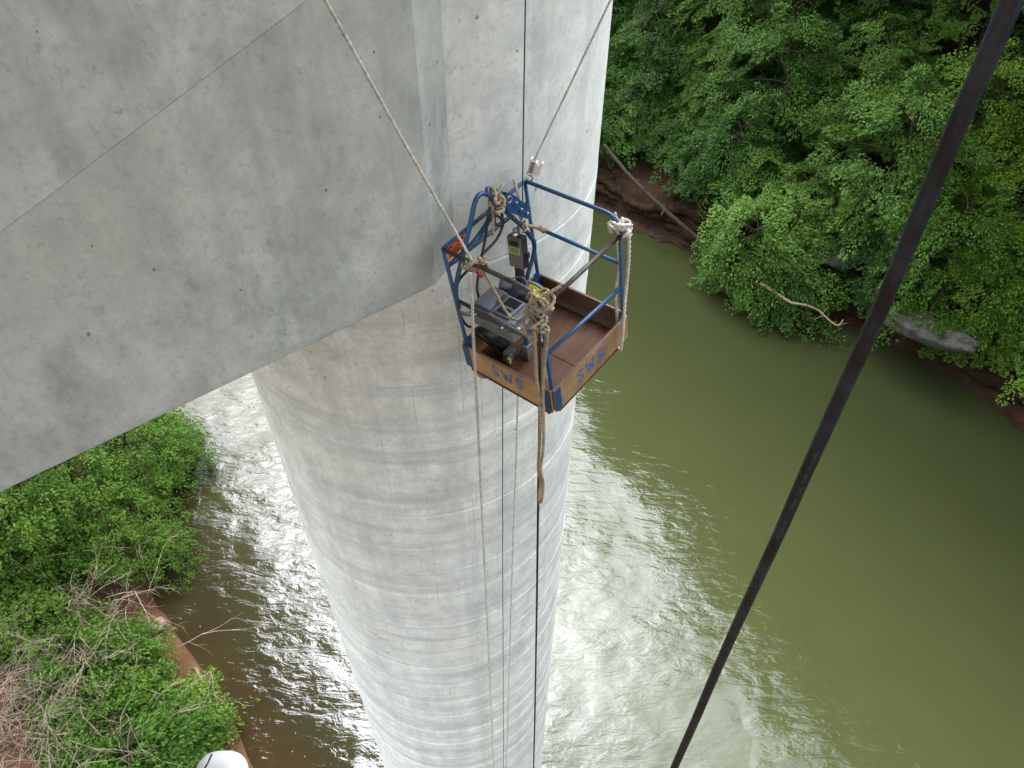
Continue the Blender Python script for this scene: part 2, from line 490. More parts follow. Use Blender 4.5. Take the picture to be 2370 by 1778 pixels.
def ground_mat():
    N = NT('bank_soil_and_litter')
    v = N.coords('Object')
    n1 = N.noise(v, 1.3, 8, 0.65)
    n2 = N.noise(v, 9, 8, 0.7)
    c = N.mix(N.ramp(n1, [(0.3, 0.0), (0.7, 1.0)]), (0.008, 0.0045, 0.0025), (0.024, 0.013, 0.007))
    c = N.mix(N.ramp(n2, [(0.45, 0.0), (0.7, 0.7)]), c, (0.014, 0.010, 0.006))
    sx = N.n('SeparateXYZ', Vector=v)
    wv = N.math('ADD', N.math('MULTIPLY', sx.outputs[0], 0.714), N.math('MULTIPLY', sx.outputs[1], 0.70))
    mud = N.mix(N.ramp(n1, [(0.3, 0.0), (0.7, 1.0)]), (0.050, 0.026, 0.014), (0.105, 0.060, 0.034))
    c = N.mix(N.ramp(N.math('MULTIPLY', wv, 0.04), [(0.3, 1.0), (0.6, 0.0)]), c, mud)
    vo = N.n('TexVoronoi', Vector=v, Scale=14.0)
    c = N.mix(N.math('MULTIPLY', N.math('LESS_THAN', vo.outputs['Distance'], 0.22), 0.5), c, N.ramp(vo.outputs['Color'], [(0.2, (0.03, 0.02, 0.012)), (0.8, (0.11, 0.075, 0.045))]))
    return N.bsdf(Base_Color=c, Roughness=0.95, Normal=N.bump(n2, 0.8, 0.05), Specular_IOR_Level=0.08)
M['ground'] = ground_mat()

def rock_mat():
    N = NT('dark_layered_rock')
    v = N.coords('Object')
    vs_ = N.coords('Object', scale=(0.5, 0.5, 7.0))
    n1 = N.noise(vs_, 1.4, 8, 0.65)
    n2 = N.noise(v, 3, 8, 0.7)
    c = N.mix(N.ramp(n1, [(0.35, 0.0), (0.65, 1.0)]), (0.008, 0.0045, 0.0025), (0.028, 0.017, 0.0095))
    lich = N.math('MULTIPLY', N.ramp(n2, [(0.56, 0.0), (0.64, 1.0)]), N.ramp(N.noise(v, 0.7, 3), [(0.5, 0.0), (0.62, 1.0)]))
    c = N.mix(N.math('MULTIPLY', lich, 0.7), c, (0.042, 0.041, 0.031))
    h = N.math('ADD', N.math('MULTIPLY', n1, 0.7), N.math('MULTIPLY', n2, 0.3))
    return N.bsdf(Base_Color=c, Roughness=0.9, Normal=N.bump(h, 1.0, 0.22), Specular_IOR_Level=0.08)
M['rock'] = rock_mat()

# ------------------------------------------------------------------ the setting
E1 = np.array([0.70, -0.714])      # downstream
E2 = np.array([0.714, 0.70])       # across, towards the far bank

RS = KS * np.array([-90, -40, -28, -17.5, -12.2, -5.8, -1.4, 1.0, 6, 12, 25, 60, 120.0])
RW = KS * np.array([30, 24, 22.4, 21.75, 22.1, 22.8, 22.9, 22.4, 22.0, 22.5, 24, 27, 40.0])
LS = KS * np.array([-90, -40, -28, -18.8, -15.3, -12.9, -11, -8.6, -4, 4, 20, 60, 120.0])
LW = KS * np.array([8, 6, 5, 3.5, 0.75, 0.37, 0.3, 0.13, -0.4, -1.0, -1.5, -3, 0.0])

def vnoise(x, y, seed=0):
    r = np.zeros_like(x)
    for k, (fx, fy, a, ph) in enumerate(((.31, .27, .5, 0.3), (.71, -.53, .27, 1.7), (-1.3, 1.1, .16, 2.9), (2.3, 2.9, .08, 4.1), (-4.7, 3.9, .045, 0.9))):
        r = r + a * np.sin(fx * x + fy * y + ph + seed) * np.cos(fy * 1.1 * x - fx * 0.9 * y + 2 * ph + seed * 1.3)
    return r

def ground_h(x, y):
    s = x * E1[0] + y * E1[1]; w = x * E2[0] + y * E2[1]
    nz = vnoise(x, y)
    dr = w - np.interp(s, RS, RW) - 0.35 * vnoise(x * 2.2, y * 2.2, 1.0)
    dl = np.interp(s, LS, LW) - w - 0.25 * vnoise(x * 2, y * 2, 2.0)
    hr = np.interp(dr, [-6, -0.6, 0.0, 0.7, 2.6, 4.0, 14, 30, 60, 200], [-2.2, -0.8, -0.05, 1.9, 2.5, 3.2, 7.0, 17, 40, 70])
    hr = hr + np.clip(dr, 0, 6) / 6 * nz * 1.1
    hl = np.interp(dl, [-6, -1.2, 0, 1.2, 3.5, 8, 20, 60, 200], [-2.2, -0.35, 0.0, 0.32, 1.2, 3.2, 9, 20, 30])
    hl = hl + np.clip(dl, 0, 4) / 4 * nz * 0.6
    return np.where(dr > -6, np.maximum(hr, -2.2), np.where(dl > -6, np.maximum(hl, -2.2), -2.2))

def gh(x, y): return float(ground_h(np.array([x]), np.array([y]))[0])

def build_ground():
    def axis(c):
        t = np.linspace(-1, 1, 300)
        return c + np.sign(t) * (np.abs(t) * 55 + 560 * np.abs(t) ** 7)
    X, Y = np.meshgrid(axis(3.0), axis(26.0), indexing='ij')
    Z = ground_h(X, Y)
    n = X.shape[0]
    V = np.stack([X, Y, Z], -1).reshape(-1, 3)
    i = np.arange(n - 1); I, J = np.meshgrid(i, i, indexing='ij')
    a = (I * n + J).ravel()
    F = np.stack([a, a + n, a + n + 1, a + 1], -1)
    o = link_mesh('ground', np_mesh('ground', V, F, True), M['ground'])
    tag(o, kind='structure')
    V = np.array([[-500, -500, 0], [500, -500, 0], [500, 500, 0], [-500, 500, 0]]) * 1.0
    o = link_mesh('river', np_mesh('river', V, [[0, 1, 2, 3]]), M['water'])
    tag(o, kind='structure')
build_ground()

def sw(s, w):
    p = E1 * s + E2 * w
    n = E1[0] * E2[1] - E1[1] * E2[0]
    # invert the (nearly orthonormal) basis
    A_ = np.array([[E1[0], E1[1]], [E2[0], E2[1]]])
    return np.linalg.solve(A_, np.array([s, w]))

# ------------------------------------------------------------------ bridge pier
CX, CY, CR = -0.8858, 5.3978, 1.5253
CA, SA = math.cos(math.radians(39)), math.sin(math.radians(39))
P0 = Vector((-0.466, 3.7136, 0))
TD = Vector((CA, SA, 0)); ND = Vector((SA, -CA, 0))
ZS, ZT = 14.98 + DZ, 20.6 + DZ

pier = empty('bridge_pier', (CX, CY, -2.0))
tag(pier, 'grey concrete bridge pier with round column rising from the river', 'bridge pier')
def build_column():
    seg = 160
    joints = [z_ + DZ for z_ in (14.94, 14.45, 13.94, 13.23, 12.3, 11.35, 10.9, 10.23, 9.7, 9.2, 8.7, 8.2, 7.75, 7.2, 6.75, 6.2, 5.7, 5.2, 4.7, 4.1, 3.6, 3.0, 2.4, 1.9, 1.3, 0.8, -0.4, -1.5, -2.6, -3.8, -5.0, -6.2)]
    prof = [(-2.6, 0.0)]
    random.seed(3)
    for z in sorted(joints):
        o = random.uniform(-0.0025, 0.0025)
        k = 0.006 if abs(z - 13.23 - DZ) < 0.01 or abs(z - 10.23 - DZ) < 0.01 else random.choice((0.0015, 0.003, 0.001))
        prof += [(z - 0.05, o), (z - 0.026, o), (z - 0.024, o - 0.007), (z - 0.014, o - 0.007), (z - 0.012, o), (z - 0.008, o), (z - 0.004, k + o), (z + 0.004, k), (z + 0.008, 0.0), (z + 0.012, 0.0), (z + 0.05, 0.0)]
    prof.append((ZT, 0.0))
    V = []; F = []
    for z, dr in prof:
        for i in range(seg):
            a = 2 * PI * i / seg
            V.append(((CR + dr) * math.cos(a), (CR + dr) * math.sin(a), z + 2.0))
    for j in range(len(prof) - 1):
        for i in range(seg):
            i2 = (i + 1) % seg
            F.append((j * seg + i, j * seg + i2, (j + 1) * seg + i2, (j + 1) * seg + i))
    mb = MB(); mb.add(V, F, True)
    mb.add(V[-seg:], [tuple(range(seg))])
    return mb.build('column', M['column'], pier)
build_column()

def build_cap():
    mb = MB()
    rel = Vector((CX, CY, -2.0))
    def w2(al, off): p = P0 + TD * al + ND * off; return (p.x - CX, p.y - CY)
    conc = (-0.357 - CX, 3.978 - CY)
    inn = (-0.357 - CX + 0.5 * math.cos(math.radians(61)), 3.978 - CY + 0.5 * math.sin(math.radians(61)))
    foot = [w2(-9.5, -0.004), w2(-0.002, -0.004), conc, inn, w2(0.9, -2.0), w2(0.1, -3.14), w2(-9.5, -3.14)]
    # chamfered soffit edge, then the wall
    cham = [w2(-9.5, -0.03), w2(-0.012, -0.03), (conc[0] - 0.01, conc[1] + 0.02), inn, w2(0.9, -2.0), w2(0.1, -3.12), w2(-9.5, -3.12)]
    V = [(x, y, ZS + 2.0) for x, y in cham] + [(x, y, ZS + 2.028) for x, y in foot] + [(x, y, ZT + 2.0) for x, y in foot]
    n = len(foot)
    F = [tuple(range(n - 1, -1, -1)), tuple(range(2 * n, 3 * n))]
    for l in (0, 1):
        for i in range(n):
            j = (i + 1) % n
            F.append((l * n + i, l * n + j, (l + 1) * n + j, (l + 1) * n + i))
    mb.add(V, F)
    # two lifts of the face, 5 mm proud, with the sloping joint open between them
    fr = Matrix((( TD.x, 0, ND.x, P0.x - CX), (TD.y, 0, ND.y, P0.y - CY), (0, 1, 0, 2.0), (0, 0, 0, 1)))
    jl = lambda a: 16.962 + DZ + 0.374 * a
    lo = [(-9.5, ZS + 0.05), (-0.012, ZS + 0.05), (-0.012, jl(-0.012) - 0.0015), (-3.2, jl(-3.2) - 0.0015), (-9.5, jl(-3.2) - 0.0015)]
    hi = [(-9.5, jl(-3.2) + 0.0015), (-3.2, jl(-3.2) + 0.0015), (-0.012, jl(-0.012) + 0.0015), (-0.012, ZT - 0.02), (-9.5, ZT - 0.02)]
    mb.prism(lo, -0.012, 0.001, fr)
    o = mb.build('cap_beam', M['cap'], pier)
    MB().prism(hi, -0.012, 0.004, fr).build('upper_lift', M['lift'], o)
build_cap()

def build_deck():
    def deck(name, origin, e, q0, q1, zb, girders):
        E = Vector((e[0], e[1], 0)).normalized(); Q = Vector((E.y, -E.x, 0))
        fr = Matrix(((E.x, Q.x, 0, origin[0]), (E.y, Q.y, 0, origin[1]), (0, 0, 1, 0), (0, 0, 0, 1)))
        mb = MB()
        mb.box((-90, q0, zb + 1.4), (90, q1, zb + 1.7), mat=fr)
        for q in girders:
            mb.box((-90, q - 0.25, zb), (90, q + 0.25, zb + 1.396), mat=fr)
        mb.box((-90, q1 - 0.32, zb + 1.704), (90, q1 - 0.02, zb + 2.5), mat=fr)
        mb.box((-90, q0 + 0.02, zb + 1.704), (90, q0 + 0.32, zb + 2.5), mat=fr)
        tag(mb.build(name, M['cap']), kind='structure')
    deck('unseen_deck', (0, 0), (-0.602, 0.799), -8.6, 3.75, ZT + 0.02, (-7.2, -4.2, -1.2, 1.4))
    deck('unseen_deck', (14.6, 36.0), (-0.375, 0.927), 0.0, 34.0, ZT + 0.02, (1.0, 6, 12, 18, 24, 30))  # added deck out of view: blocks sky reflection, shades the far bank
build_deck()

# ------------------------------------------------------------------ trees and bank plants
def leaf_quads(P, D, Nn, L, Wd):
    """Diamond leaves: base P, direction D, normal Nn, length L, width Wd (arrays)."""
    S = np.cross(D, Nn); S /= np.linalg.norm(S, axis=1, keepdims=True) + 1e-9
    L = L[:, None]; Wd = Wd[:, None]
    b = P; m = P + D * L * 0.45
    t = P + D * L - Nn * L * 0.12
    l = m + S * Wd * 0.5 + Nn * L * 0.06; r = m - S * Wd * 0.5 + Nn * L * 0.06
    V = np.stack([b, r, t, l], 1).reshape(-1, 3)
    F = np.arange(len(P) * 4).reshape(-1, 4)
    return V, F

def unit(v): return v / (np.linalg.norm(v, axis=-1, keepdims=True) + 1e-9)

def make_tree(rng, h, R, nlimb, spray_per, leaf_per, leaf=0.155, droop=0.35, base=0.3, flat=0.30):
    tr = MB()
    lean = rng.normal(0, 0.05, 2)
    tp = [Vector((lean[0] * z * z / h + 0.08 * math.sin(z), lean[1] * z * z / h + 0.08 * math.cos(1.3 * z), z)) for z in np.linspace(-0.8, h * 0.97, 9)]
    tr.sweep(tp, [0.02 + 0.022 * h * (1 - i / 8.5) ** 0.9 * 0.75 for i in range(9)], 7)
    Ps = []; Ax = []; Nm = []
    for i in range(nlimb):
        u = base + (1 - base) * (i + rng.random()) / nlimb
        z = h * u
        az = i * 2.4 + rng.normal(0, 0.3)
        prof = math.sin(min(1.0, (1.02 - u) / (1.02 - base) * 1.15) * PI * 0.5) ** 0.8
        Ln = R * prof * rng.uniform(0.75, 1.12) + 0.25
        d = np.array([math.cos(az), math.sin(az), 0])
        up = rng.uniform(0.15, 0.5) if u < 0.85 else 0.9
        x0 = np.array([lean[0] * z * z / h, lean[1] * z * z / h, z])
        path = []
        for t in np.linspace(0, 1, 6):
            path.append(x0 + d * Ln * t + np.array([0, 0, Ln * (up * t - (0.45 + droop) * up * t * t * 1.2)]) + np.array([math.sin(az * 3 + 4 * t), math.cos(az * 5 + 4 * t), 0]) * 0.06 * Ln * t)
        tr.sweep([Vector(p) for p in path], [0.012 + 0.035 * Ln / 3 * (1 - 0.9 * t) for t in np.linspace(0, 1, 6)], 5)
        pa = np.array(path)
        ns = max(4, int(spray_per * (0.35 + Ln / R)))
        for _ in range(ns):
            t = rng.uniform(0.22, 1.0) ** 0.75
            k = min(4, int(t * 5)); f = t * 5 - k
            p = pa[k] * (1 - f) + pa[k + 1] * f
            side = np.array([-d[1], d[0], 0]) * rng.normal(0, 0.30) * Ln * (0.35 + t * 0.75)
            p = p + side + np.array([0, 0, rng.normal(0.0, 0.16) - 0.10 * abs(np.linalg.norm(side))])
            sd_ = side / (np.linalg.norm(side) + 1e-6)
            ax = d * 0.8 + sd_ * rng.uniform(0.1, 0.9) + np.array([0, 0, -droop * rng.uniform(0.4, 1.6)]) + rng.normal(0, 0.2, 3)
            nm = np.array([0, 0, 1.0]) + d * 0.45 + rng.normal(0, 0.32, 3)
            Ps.append(p); Ax.append(ax); Nm.append(nm)
    Ps = np.array(Ps); Ax = unit(np.array(Ax)); Nm = np.array(Nm)
    Nm = unit(Nm - Ax * np.sum(Nm * Ax, 1, keepdims=True))
    n = len(Ps)
    SL = rng.uniform(0.5, 1.15, n) * (1.0 if leaf_per < 50 else 1.4)
    idx = np.repeat(np.arange(n), leaf_per)
    m = len(idx)
    u = rng.random(m); v = rng.uniform(-1, 1, m) * (0.62 * (1 - u) + 0.18)
    ax = Ax[idx]; nm = Nm[idx]; sd_ = np.cross(nm, ax)
    P = Ps[idx] + ax * (u * SL[idx])[:, None] + sd_ * (v * SL[idx] * 0.75)[:, None] + nm * rng.normal(0, 0.045, m)[:, None]
    P[:, 2] -= 0.16 * (u * SL[idx]) ** 2
    D = unit(ax + sd_ * (np.sign(v) * rng.uniform(0.3, 1.2, m))[:, None] + rng.normal(0, 0.28, (m, 3)))
    N2 = unit(nm + rng.normal(0, flat, (m, 3)))
    V, F = leaf_quads(P, D, N2, rng.uniform(0.75, 1.2, m) * leaf, rng.uniform(0.45, 0.62, m) * leaf)
    return tr, np_mesh('crown', V, F)

trng = np.random.default_rng(5)
TREES = []
for (h, R, nl, sp, lp) in ((10.5, 3.6, 19, 9, 118), (8.5, 3.2, 17, 9, 118), (12.5, 3.9, 22, 9, 118), (6.5, 2.9, 14, 9, 110), (4.6, 2.5, 12, 9, 100)):
    tr, cr = make_tree(trng, h, R, nl, sp, lp)
    tme = bpy.data.meshes.new('trunk'); tme.from_pydata(tr.v, [], tr.f); tme.update(); tme.materials.append(M['bark'])
    crB = cr.copy(); crB.materials.append(M['leafB']); cr.materials.append(M['leafA'])
    TREES.append((tme, cr, crB))

def lean(o, rz, d):
    """Turn by rz, then lean towards the world direction d (its length is the angle)."""
    L = math.hypot(d[0], d[1])
    q = Quaternion((0, 0, 1), rz)
    if L > 1e-5: q = Quaternion((-d[1] / L, d[0] / L, 0), L) @ q
    o.rotation_euler = q.to_euler()

def place_tree(name, k, loc, rz, sc, label, group=None, bright=False, tilt=(0, 0)):
    t = empty(name, loc)
    lean(t, rz, tilt)
    t.scale = (sc, sc, sc)
    tag(t, label, 'tree', group)
    tme, ca, cb = TREES[k]
    link_mesh('trunk', tme, None, t)
    link_mesh('crown', cb if bright else ca, None, t)
    return t

def shore_w(s): return float(np.interp(s, RS, RW))
def far_bank():
    rg = random.Random(21)
    rows = ((0.7, 3.6, (3, 4, 4), 0), (3.6, 4.4, (3, 1, 4), 1.7), (6.8, 4.8, (1, 3, 0), 1.0), (10.0, 5.2, (0, 3, 1), 0.5), (14, 5.2, (1, 0), 2.2), (18.5, 5.2, (0, 2), 1.0), (24.5, 6.0, (2, 0), 3.0), (31, 7, (2, 0), 0.0))
    for d, step, kinds, off in rows:
        s = -78.0 + off
        while s < 24:
            sj = s + rg.uniform(-1.0, 1.0); dj = d + rg.uniform(-1.0, 1.0)
            s += step
            if d < 3.8 and -33 < sj < -20: continue           # the open rock shelf
            if d < 9 and -60 > sj: continue
            if d < 3 and sj > -12: dj += 1.1 if sj < -4 else 0.2
            elif -19 < sj < -12 and d < 3: dj -= 0.5
            x, y = sw(sj, shore_w(sj) + dj)
            z = gh(x, y) - 0.1
            bright = sj > -11 and rg.random() < 0.75
            k = rg.choice(kinds)
            hue = 'yellow-green' if bright else 'dark green'
            where, gname = (('leaning from the rock shelf over the water', 'at the water edge') if d < 4 else
                            ('in the second row on the far bank', 'behind the water edge') if d < 8 else
                            ('higher up the steep far bank', 'high on the far bank'))
            lab = f'{hue} leafy tree {where}, ' + ('behind the black cable' if bright else 'leaves in layered sprays')
            place_tree('broadleaf_tree', k, (x, y, z), rg.uniform(0, 6.28), rg.uniform(0.8, 1.1), lab,
                       f'{hue} trees {gname}', bright,
                       tuple(-E2 * (rg.uniform(0.05, 0.35) if (d < 4 and sj > -12) else rg.uniform(0.25, 0.6) if d < 4 else rg.uniform(0.0, 0.25))))
far_bank()
rgo = random.Random(14)
for i in range(9):
    sj = -4.5 + i * 1.7 + rgo.uniform(-.4, .4)
    x, y = sw(sj, shore_w(sj) + rgo.uniform(1.2, 2.4))
    place_tree('broadleaf_tree', 4, (x, y, gh(x, y) - 0.3), rgo.uniform(0, 6.28), rgo.uniform(0.6, 0.95), 'low yellow-green bush-like tree hanging over the rock near the right edge', 'low trees hanging over the rock', True, tuple(-E2 * rgo.uniform(0.4, 0.8)))
rgu = random.Random(4)
for i in range(75):
    sj = rgu.uniform(-50, -17); dj = rgu.uniform(2.0, 10.0)
    x, y = sw(sj, shore_w(sj) + dj)
    place_tree('understory_tree', 4, (x, y, gh(x, y) - 0.4), rgu.uniform(0, 6.28), rgu.uniform(0.5, 0.95), 'low dark green sapling in the shade above the rock shelf by the pier', 'saplings above the rock shelf')
x, y = sw(-15.0, shore_w(-15.0) + 0.6)
place_tree('broadleaf_tree', 4, (x, y, 1.2), 1.0, 1.15, 'small leafy tree leaning low over the water beside the bleached driftwood', None, False, tuple(-E2 * 0.75))

# ------------------------------------------------------------------ rocks and dead wood on the far shore
def at_z(px, py, z):
    p = at(px, py, 1.0) - Vector((0, 0, CAMZ))
    return Vector((0, 0, CAMZ)) + p * ((z - CAMZ) / p.z)

def rock_bank():
    prof = [(-0.9, -0.7), (-0.25, -0.1), (0.05, 0.35), (0.55, 0.42), (0.35, 0.5), (0.3, 0.95), (0.75, 1.02), (0.5, 1.1), (0.55, 1.6), (1.0, 1.68),
            (0.7, 1.76), (0.75, 2.25), (1.2, 2.34), (1.0, 2.42), (1.1, 2.8), (1.8, 3.0), (3.2, 2.9), (5.0, 2.4)]
    S = np.arange(-75, 25, 0.28)
    rg = np.random.default_rng(9)
    V = []
    off = np.zeros((len(prof), len(S)))
    for i in range(len(prof)):
        g = i // 3
        r2 = np.random.default_rng(40 + g)
        ph = r2.random(5) * 6.28
        o = sum(a * np.sin(f * S + p) for a, f, p in zip((0.30, 0.16, 0.10, 0.08, 0.06), (0.23, 0.61, 1.4, 4.1, 9.3), ph))
        st = np.floor(S / r2.uniform(1.1, 2.6) + r2.random()) % 1000
        o = o + (np.sin(st * 12.9898 + g) * 43758.5453 % 1.0 - 0.5) * 0.42
        off[i] = o + rg.normal(0, 0.03, len(S))
    zj = rg.normal(0, 0.03, (len(prof), len(S)))
    for k, s in enumerate(S):
        wv = np.interp(s, RS, RW)
        zs = 0.85 + 0.2 * math.sin(0.35 * s + 1) + 0.1 * math.sin(1.1 * s)
        for i, (d, z) in enumerate(prof):
            p = sw(s, wv - 0.25 + d + off[i, k] * (1 if i > 0 else 0.3))
            V.append((p[0], p[1], z * zs + zj[i, k]))
    n = len(prof)
    F = []
    for k in range(len(S) - 1):
        for i in range(n - 1):
            a = k * n + i
            F.append((a, a + 1, a + n + 1, a + n))
    o = link_mesh('rock_bank', np_mesh('rock_bank', V, F), M['rock'])
    tag(o, kind='structure')
rock_bank()

def boulder(name, loc, size, seed, mat, label, cat='boulder'):
    bm = bmesh.new()
    bmesh.ops.create_icosphere(bm, subdivisions=4, radius=1.0)
    r = random.Random(seed)
    ph = [r.uniform(0, 6.28) for _ in range(6)]
    for v in bm.verts:
        c = v.co.copy()
        k = 1 + 0.16 * math.sin(2.1 * c.x + ph[0]) * math.cos(1.7 * c.y + ph[1]) + 0.1 * math.sin(4.3 * c.z + ph[2] + 2 * c.x) + 0.05 * math.sin(9 * c.y + ph[3]) + 0.03 * math.sin(17 * c.x + ph[4] + 9 * c.z)
        q = Vector((c.x, c.y, c.z)) * k
        q.x = math.copysign(abs(q.x) ** 0.8, q.x); q.z = math.copysign(abs(q.z) ** 0.7, q.z)
        v.co = Vector((q.x * size[0], q.y * size[1], q.z * size[2]))
    me = bpy.data.meshes.new(name); bm.to_mesh(me); bm.free()
    for p in me.polygons: p.use_smooth = True
    o = link_mesh(name, me, mat)
    o.location = loc; o.rotation_euler = (0.1, -0.1, -0.75)
    return tag(o, label, cat)
def rock_pale():
    N = NT('pale_lichen_rock')
    v = N.coords('Object')
    n = N.noise(v, 2.2, 9, 0.72)
    c = N.mix(N.ramp(n, [(0.4, 0.0), (0.6, 1.0)]), (0.012, 0.010, 0.0075), (0.045, 0.047, 0.039))
    return N.bsdf(Base_Color=c, Roughness=0.95, Normal=N.bump(n, 0.8, 0.08))
M['pale'] = rock_pale()
boulder('boulder', at_z(1880, 570, 3.0), (2.1, 1.0, 0.5), 2, M['pale'], 'pale lichen-covered rock slab under the trees above the driftwood')
boulder('boulder', at_z(2140, 760, 2.9), (2.3, 0.8, 0.38), 5, M['pale'], 'pale rock slab half hidden by leaves just right of the black cable')

def branch(name, pts, r0, r1, mat, label, cat, twigs=0, seed=0):
    P = resample(catmull(pts, 8), 0.15)
    mb = MB()
    n = len(P)
    rg = random.Random(seed)
    P = [p + Vector((rg.gauss(0, 0.012), rg.gauss(0, 0.012), rg.gauss(0, 0.012))) for p in P]
    mb.sweep(P, [r0 + (r1 - r0) * i / (n - 1) for i in range(n)], 8)
    for _ in range(twigs):
        i = rg.randrange(n // 3, n - 1)
        d = Vector((rg.gauss(0, 1), rg.gauss(0, 1), abs(rg.gauss(0.3, 0.6)))).normalized()
        q = [P[i] + d * (0.5 * t) + Vector((0, 0, -0.1 * t * t)) for t in (0, 0.4, 0.8, 1.2)]
        mb.sweep(q, [r1 * 0.6, r1 * 0.5, r1 * 0.35, r1 * 0.15], 5)
    return tag(mb.build(name, mat), label, cat)
branch('fallen_trunk', [at_z(1398, 335, 3.9), at_z(1470, 420, 3.0), at_z(1560, 505, 2.0), at_z(1650, 580, 0.9)], 0.10, 0.14, M['bark'],
       'slender fallen trunk slanting down across the dark rock shelf', 'fallen trunk', 4, 3)
branch('driftwood', [at_z(1760, 655, 2.4), at_z(1795, 678, 2.2), at_z(1830, 700, 2.1), at_z(1866, 707, 2.0), at_z(1892, 718, 1.8), at_z(1920, 742, 1.5), at_z(1940, 754, 1.35), at_z(1952, 740, 1.7)],
       0.085, 0.035, M['deadwood'], 'bleached crooked driftwood branch on the far water edge', 'driftwood', 4, 5)
branch('bank_log', [at_z(452, 1545, 0.22), at_z(474, 1590, 0.2), at_z(490, 1635, 0.2), at_z(508, 1682, 0.15)], 0.07, 0.10, M['deadwood'],
       'pale log lying along the muddy near water edge', 'log', 0, 6)
boulder('boulder', at_z(369, 1447, 0.3), (0.32, 0.26, 0.22), 12, M['deadwood'], 'small tan rock on the muddy near water edge')

# ------------------------------------------------------------------ plants on the near bank
prng = np.random.default_rng(31)
PLANTS = []
for (h, R, nl, sp, lp, lf) in ((5.2, 2.5, 15, 12, 34, 0.15), (1.9, 1.5, 14, 13, 34, 0.14), (1.3, 1.15, 12, 12, 34, 0.12), (6.2, 3.0, 17, 13, 32, 0.15)):
    tr, cr = make_tree(prng, h, R, nl, sp, lp, lf, 0.25, 0.12 if h < 3 else 0.35, 0.5)
    tme = bpy.data.meshes.new('stem'); tme.from_pydata(tr.v, [], tr.f); tme.update(); tme.materials.append(M['bark'])
    cr.name = 'leaf_mass'; cr.materials.append(M['leafC'])
    PLANTS.append((tme, cr))
def place_plant(name, k, loc, rz, sc, label, cat, group=None, tilt=(0, 0)):
    t = empty(name, loc); lean(t, rz, tilt); t.scale = (sc,) * 3
    tag(t, label, cat, group)
    link_mesh('stem' if cat == 'shrub' else 'trunk', PLANTS[k][0], None, t)
    link_mesh('crown', PLANTS[k][1], None, t)
    return t
def near_bank():
    rg = random.Random(8)
    # saplings leaning out over the water below the cap beam; each given by the point under its crown
    slabs = ('bright green sapling close under the beam, nearest the pier but one', 'bright green sapling in the middle of the thicket under the beam',
             'small sapling whose thin crown reaches farthest over the glittering shallows', 'dense green sapling left of the thicket centre above the dead brush',
             'green sapling at the left frame edge above the dead brush', 'low sapling at the top of the muddy water edge',
             'dark green sapling at the left frame edge right under the beam', 'small sapling tucked under the beam nearest the pier', 'small sapling just above the bare mud strip', 'little sapling half hidden by the lower beam edge next to bright water', 'bushy sapling half hidden by the lower beam edge')
    for i, (px, py, k, sc) in enumerate(((215, 1050, 3, 0.75), (120, 1150, 0, 0.85), (255, 1150, 0, 0.6), (60, 1200, 3, 0.8), (-30, 1260, 0, 1.0), (205, 1230, 0, 0.6), (-80, 1150, 3, 0.9), (290, 1030, 0, 0.55), (300, 1210, 0, 0.5), (345, 985, 0, 0.5), (300, 990, 3, 0.5))):
        p = at_z(px, py, 3.4)
        z = max(gh(p.x, p.y), -0.2)
        place_plant('sapling', k, (p.x, p.y, z - 0.3), rg.uniform(0, 6), sc, slabs[i], 'tree', 'saplings at the near water edge', tuple(E2 * rg.uniform(0.1, 0.4)))
    shr = ((60, 1330, 1), (130, 1300, 1), (30, 1400, 1), (110, 1380, 2), (20, 1470, 2),
           (250, 1520, 2), (215, 1575, 1), (265, 1610, 2), (235, 1670, 1), (195, 1620, 2),
           (325, 1690, 2), (290, 1740, 1), (385, 1740, 2), (340, 1790, 1), (180, 1740, 2), (240, 1790, 2), (205, 1590, 2), (120, 1470, 2), (395, 1690, 2), (305, 972, 1), (275, 985, 1), (335, 962, 1), (310, 1000, 1), (285, 960, 1), (255, 1000, 1))
    for i, (px, py, k) in enumerate(shr):
        p = at_z(px, py, 1.2 if py > 1100 else 2.4)
        z = gh(p.x, p.y)
        right = px > 240 and py > 1100
        place_plant('shrub', k, (p.x, p.y, z - 0.15), rg.uniform(0, 6), rg.uniform(0.85, 1.2),
                    'bright green shrub on the mud bank between the dead brush and the water' if right else 'green shrub among the vines on the near bank',
                    'shrub', 'shrubs beside the mud bank' if right else 'shrubs among the vines', (rg.uniform(-0.15, 0.15), rg.uniform(-0.1, 0.2)))
    # creeping ground cover
    rn = np.random.default_rng(77)
    n = 260000
    s = rn.uniform(-38, 2, n); d = rn.uniform(0.5, 26, n) ** 1.0
    w = np.interp(s, LS, LW) - d
    A_ = np.linalg.inv(np.array([[E1[0], E1[1]], [E2[0], E2[1]]]))
    X = A_[0, 0] * s + A_[0, 1] * w; Y = A_[1, 0] * s + A_[1, 1] * w
    den = vnoise(X * 1.6, Y * 1.6, 3.0) + 0.35 * vnoise(X * 5, Y * 5, 5.0)
    keep = (den > -0.12) & (d + 1.2 * den > 3.4)
    for qx, qy, qr in ((270, 1390, 2.2), (315, 1450, 2.2), (365, 1540, 2.0), (410, 1620, 1.7), (230, 1350, 1.6), (460, 1690, 1.2), (60, 1640, 3.3), (90, 1730, 3.0), (180, 1600, 1.8), (250, 1760, 1.0), (220, 1690, 1.4)):
        q = at_z(qx, qy, 1.2)
        keep &= ((X - q.x) ** 2 + (Y - q.y) ** 2 > qr ** 2) | (rn.random(n) < 0.10)
    X, Y, d, den = X[keep], Y[keep], d[keep], den[keep]
    m = len(X)
    Z = ground_h(X, Y) + 0.05 + rn.random(m) ** 1.5 * (0.25 + 0.9 * np.clip(den, 0, 0.6))
    P = np.stack([X, Y, Z], -1)
